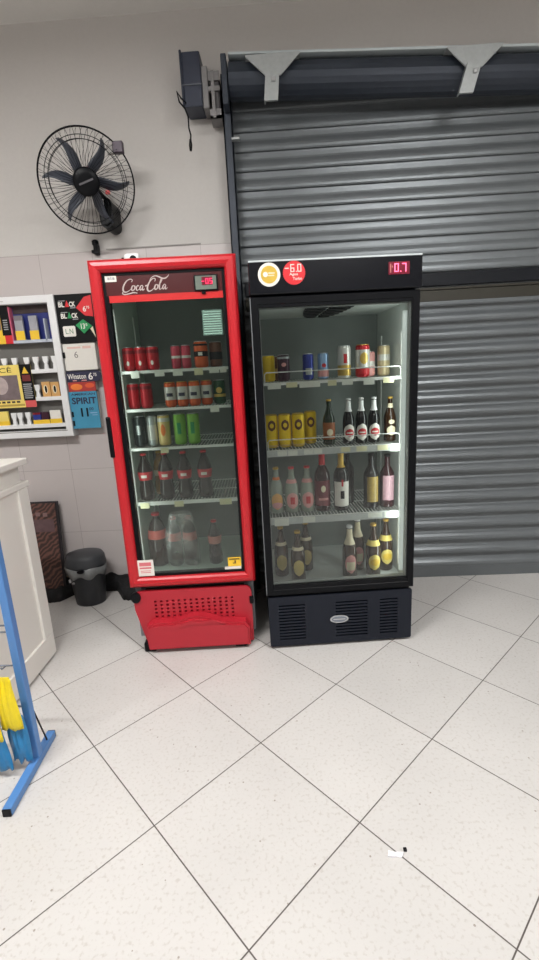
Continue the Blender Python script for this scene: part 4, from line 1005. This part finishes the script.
low = [bm.verts.new((.120*math.cos(a), .100*math.sin(a), .205 + .012*math.sin(7*a) - .012*math.sin(a - PI))) for a in [PI + PI*i/n for i in range(n+1)]]
for i in range(n): f = bm.faces.new((outer[i], outer[i+1], low[i+1], low[i])); f.smooth = True
o_ = newobj('bag_overhang', bm, BAG, tb); md = o_.modifiers.new('s', 'SOLIDIFY'); md.thickness = .002
bm = bmesh.new(); disc(bm, .012, .245, .022, .010, -.115, -.100, 16); newobj('tie_knot', bm, BLACK, tb)
newobj('printed_mark', boxes([(-.082, -.068, -.0835, -.06, .165, .185), (-.062, -.05, -.086, -.06, .155, .165)]), GRYT, tb)
bd = thing('poster_board', 'tall brown food picture board leaning on the tiled wall behind the counter', 'poster', (-1.62, 2.66, .0))
bd.rotation_euler = (math.radians(-6), 0, 0)
newobj('board_frame', boxes([(-.18, .182, .0, .018, .005, .632)], bev=.003), mat('board_black_edge', rgb(34, 30, 34), .5), bd)
newobj('picture', B(-.17, .166, -.002, 0, .03, .622), board_mat(), bd)
newobj('worn_lettering', boxes([(-.10+.046*i, -.072+.046*i, -.0028, -.002, .538 + .004*(i % 2), .566 - .003*(i % 3)) for i in range(5)]), mat('dull_lettering', rgb(128, 102, 100), .6), bd)
newobj('grey_panel', B(-.12, .150, -.003, -.002, .44, .52), mat('dusty_photo', rgb(96, 74, 76), .6, var=.4, scale=30), bd)
# crumpled black cloth along the foot of the wall
bm = bmesh.new()
nx, ny = 70, 7
G_ = [[None]*(ny+1) for _ in range(nx+1)]
for i in range(nx+1):
    x = -1.95 + i*(1.03/nx)
    for j in range(ny+1):
        v = j/ny
        fr = 2.605 + .012*noise.noise(Vector((x*22, 1, 0))) + .010*noise.noise(Vector((x*60, 4, 0)))
        fr = fr + max(0, 2.735 - fr)*max(0, min(1, (.205 - abs(x+1.262))/.08))
        y = fr + (WY-.012 - fr)*(v**1.0)
        zz = (0.0 if v == 0 else .055 + .05*v) + .028*noise.noise(Vector((x*14, v*4, 2))) * (v > 0)
        G_[i][j] = bm.verts.new((x, y, max(.001, zz)))
for i in range(nx):
    for j in range(ny):
        f = bm.faces.new((G_[i][j], G_[i+1][j], G_[i+1][j+1], G_[i][j+1])); f.smooth = True
# bottom so that it is a solid roll
bl = [bm.verts.new((G_[i][ny].co.x, G_[i][ny].co.y, .001)) for i in range(nx+1)]
for i in range(nx): bm.faces.new((G_[i][ny], G_[i+1][ny], bl[i+1], bl[i])); bm.faces.new((bl[i], bl[i+1], G_[i+1][0], G_[i][0]))
cl = newobj('floor_cloth', bm, RAG); tag(cl, 'crumpled black cloth stuffed along the foot of the tiled wall', 'cloth')
# paper scrap
sc = thing('paper_scrap', 'small white paper scrap with a dark crumb on the floor tiles', 'litter', (.262, 1.033, 0))
bm = bmesh.new()
pts = [(-.022, -.006), (-.01, -.008), (.004, -.005), (.016, -.009), (.024, .002), (.012, .008), (-.004, .005), (-.018, .008)]
vt = [bm.verts.new((x, y, .006 + .004*math.sin(i*2.1))) for i, (x, y) in enumerate(pts)]; vb = [bm.verts.new((x, y, .0005)) for x, y in pts]
bm.faces.new(vt); bm.faces.new(vb[::-1])
for i in range(8): bm.faces.new((vb[i], vb[(i+1) % 8], vt[(i+1) % 8], vt[i]))
newobj('paper', bm, mat('bright_paper', rgb(240, 238, 244), .6), sc)
bm = B(.026, .036, .008, .018, 0, .007, bev=.002); newobj('dark_crumb', bm, INK, sc)

# ------------------------------------------------------------------ blue rack
rk = thing('display_rack', 'blue metal floor rack standing in front of the white counter', 'rack', (-.96, 1.385, 0))
newobj('post', B(-.014, .014, -.014, .014, .03, 1.15, bev=.003), BLUE, rk)
bm = B(-.015, .015, -.215, .118, 0, .03, bev=.003)
bmesh.ops.rotate(bm, verts=bm.verts, cent=(0, 0, 0), matrix=Matrix.Rotation(math.radians(3), 3, 'Z')); ft = newobj('foot_bar', bm, BLUE, rk)
for q in ((-.0135, .0135, -.219, -.214, .002, .028), (-.0135, .0135, .117, .121, .002, .028)):
    bm = B(*q); bmesh.ops.rotate(bm, verts=bm.verts, cent=(0, 0, 0), matrix=Matrix.Rotation(math.radians(3), 3, 'Z')); newobj('end_cap', bm, BLACK, ft)
newobj('post', B(-.474, -.446, -.014, .014, .03, 1.15, bev=.003), BLUE, rk)
newobj('foot_bar', B(-.475, -.445, -.215, .118, 0, .03, bev=.003), BLUE, rk)
bm = bmesh.new(); tube(bm, [(.008, .012, .22), (.002, .07, .028)], .003, 6); newobj('stay_rod', bm, DARK, rk)
bm = bmesh.new()
for z in (.56, .535): tube(bm, [(-.46, 0, z), (0, 0, z)], .003, 6)
for z in (.405, .24): tube(bm, [(-.46, 0, z), (0, 0, z)], .003, 6)
newobj('cross_wire', bm, mat('grey_wire', rgb(120, 126, 136), .4, .4), rk)
for i, x in enumerate((-.045, -.10, -.155)):
    for z in (.405, .24):
        bm = bmesh.new(); tube(bm, [(x, 0, z), (x, -.025, z+.004), (x, -.030, z+.012)], .0028, 6); newobj('hook', bm, mat('grey_wire', rgb(120, 126, 136)), rk)
def packet(x, y, ztop, w, h, m, label, group, seed):
    t = thing('plastic_packet', label, 'packet', (x, y, ztop-h), 0, group)
    bm = bmesh.new(); nx, nz = 14, 14
    S = []
    for side in (-1, 1):
        g = []
        for i in range(nx+1):
            u = -1 + 2*i/nx; col = []
            for j in range(nz+1):
                v = j/nz
                ws = w*.5*(1 + .12*math.sin(v*5 + seed))*(.75 + .25*(1-v) if True else 1)
                zz = h*v + (1-v)*.030*noise.noise(Vector((u*2.2 + seed, 0, 3)))
                bulge = .013*(1-abs(u)**2.5)*(math.sin(PI*min(1, .08+v*.92)))+.001
                fold = .011*noise.noise(Vector((u*3.2+seed*3, v*1.3, seed)))
                col.append(bm.verts.new((u*ws, side*bulge + fold, zz)))
            g.append(col)
        S.append(g)
    for s, g in enumerate(S):
        for i in range(nx):
            for j in range(nz):
                f = bm.faces.new((g[i][j], g[i+1][j], g[i+1][j+1], g[i][j+1])); f.smooth = True
    a, b = S
    for j in range(nz):
        for i in (0, nx): bm.faces.new((a[i][j], a[i][j+1], b[i][j+1], b[i][j]))
    for i in range(nx):
        for j in (0, nz): bm.faces.new((a[i][j], a[i+1][j], b[i+1][j], b[i][j]))
    bmesh.ops.recalc_face_normals(bm, faces=bm.faces)
    newobj('packet_film', bm, m, t)
    bm = B(-w*.3, w*.3, -.002, .002, h-.012, h+.006); newobj('header_strip', bm, m, t)
    return t
yl = ['yellow plastic packet hanging on the blue rack, right beside the post', 'yellow plastic packet on the blue rack, middle of the yellow row', 'yellow plastic packet on the blue rack, farthest from the post']
bl_ = ['blue plastic packet below the yellow ones, right beside the rack post', 'blue plastic packet below the yellow ones, middle of the blue row', 'blue plastic packet below the yellow ones, farthest from the rack post']
for i, (x, yy, zt, h) in enumerate(((-.985, 1.325, .395, .20), (-1.045, 1.30, .41, .23), (-1.11, 1.275, .41, .26))): packet(x, yy, zt, .074, h, YELP, yl[i], 'yellow packets on the blue rack', i*1.7+1)
for i, (x, yy, zt, h) in enumerate(((-.985, 1.345, .235, .19), (-1.048, 1.318, .235, .20), (-1.118, 1.275, .235, .21))): packet(x, yy, zt, .076, h, BLUP, bl_[i], 'blue packets on the blue rack', i*2.3+5)

# ------------------------------------------------------------------ light
def area(name, x, y, z, sx, sy, power, col=(1, .99, .975), rot=(0, 0, 0)):
    l = bpy.data.lights.new(name, 'AREA'); l.shape = 'RECTANGLE'; l.size = sx; l.size_y = sy; l.energy = power; l.color = col
    o = bpy.data.objects.new(name, l); COL.objects.link(o); o.location = (x, y, z); o.rotation_euler = rot
    return o
TUBE = mat('lamp_diffuser', rgb(250, 250, 246), .5, emit=(1, .98, .94, 1), estr=2)
for i, (x, y, w) in enumerate(((-1.2, .45, 74), (1.2, .45, 66), (-1.2, -2.2, 26), (1.2, -2.2, 26))):
    t = thing('ceiling_lamp', 'white tube lamp on the ceiling out of the picture', 'lamp', (x, y, 3.125), 0, 'ceiling tube lamps')
    newobj('lamp_housing', B(-.62, .62, -.07, .07, -.045, 0, bev=.01), WHITEP, t)
    bm = bmesh.new(); tube(bm, [(-.60, 0, -.065), (.60, 0, -.065)], .016, 12); newobj('lamp_tube', bm, TUBE, t)
    area('tube_light', x, y, 3.04, 1.2, .12, w)
    area('tube_glow', x, y, 3.03, 1.2, .10, w*.22, rot=(PI, 0, 0))
STRIP = mat('light_strip_diffuser', rgb(236, 242, 238), .5, emit=(.9, 1, .95, 1), estr=.30)
for root, P, T, x, sgn, z0, z1, pw in ((rf, RP, RT, .056, 1, .42, 1.64, .5), (bf, BP, BT, W2-.046, -1, .36, 1.58, 1.6)):
    newobj('light_strip', B(x-.010, x+.006 if sgn > 0 else x+.010, .052, .066, z0, z1, bev=.002), STRIP, root)
    o = area('strip_light', 0, 0, 0, .02, z1-z0, pw, (.92, 1, .96))
    o.location = ploc(P, T, x + sgn*.014, .075, (z0+z1)/2)
    # faces into the chamber, across and back
    d = Vector((sgn*.75*math.cos(T) - .66*math.sin(T), sgn*.75*math.sin(T) + .66*math.cos(T), 0))
    o.rotation_euler = d.to_track_quat('-Z', 'Y').to_euler()
w = bpy.data.worlds.new('World'); scn.world = w; w.use_nodes = True
w.node_tree.nodes['Background'].inputs['Color'].default_value = (.8, .85, .9, 1); w.node_tree.nodes['Background'].inputs['Strength'].default_value = .3

# ------------------------------------------------------------------ camera
pi_, ro, ya = math.radians(13.57221730005014), math.radians(-2.9977515458632396), math.radians(-2.224756995675859)
fw = Vector((math.sin(ya)*math.cos(pi_), math.cos(ya)*math.cos(pi_), -math.sin(pi_)))
r0 = Vector((math.cos(ya), -math.sin(ya), 0)); u0 = r0.cross(fw)
rr = math.cos(ro)*r0 + math.sin(ro)*u0; uu = -math.sin(ro)*r0 + math.cos(ro)*u0
cam = bpy.data.cameras.new('Camera'); co = bpy.data.objects.new('Camera', cam); COL.objects.link(co)
co.matrix_world = Matrix(((rr.x, uu.x, -fw.x, 0), (rr.y, uu.y, -fw.y, 0), (rr.z, uu.z, -fw.z, 1.3643836547), (0, 0, 0, 1)))
cam.sensor_fit = 'VERTICAL'; cam.sensor_height = 36; cam.lens = 461.02831780101116*36/960; cam.clip_start = .02
scn.camera = co
scn.view_settings.view_transform = 'Standard'; scn.view_settings.look = 'None'; scn.view_settings.gamma = 1
scn.view_settings.exposure = .0
try: scn.view_settings.use_curve_mapping = False
except Exception: pass
scn.cycles.use_denoising = True
scn.cycles.max_bounces = 10; scn.cycles.transparent_max_bounces = 24; scn.cycles.diffuse_bounces = 5
scn.cycles.sample_clamp_indirect = 6
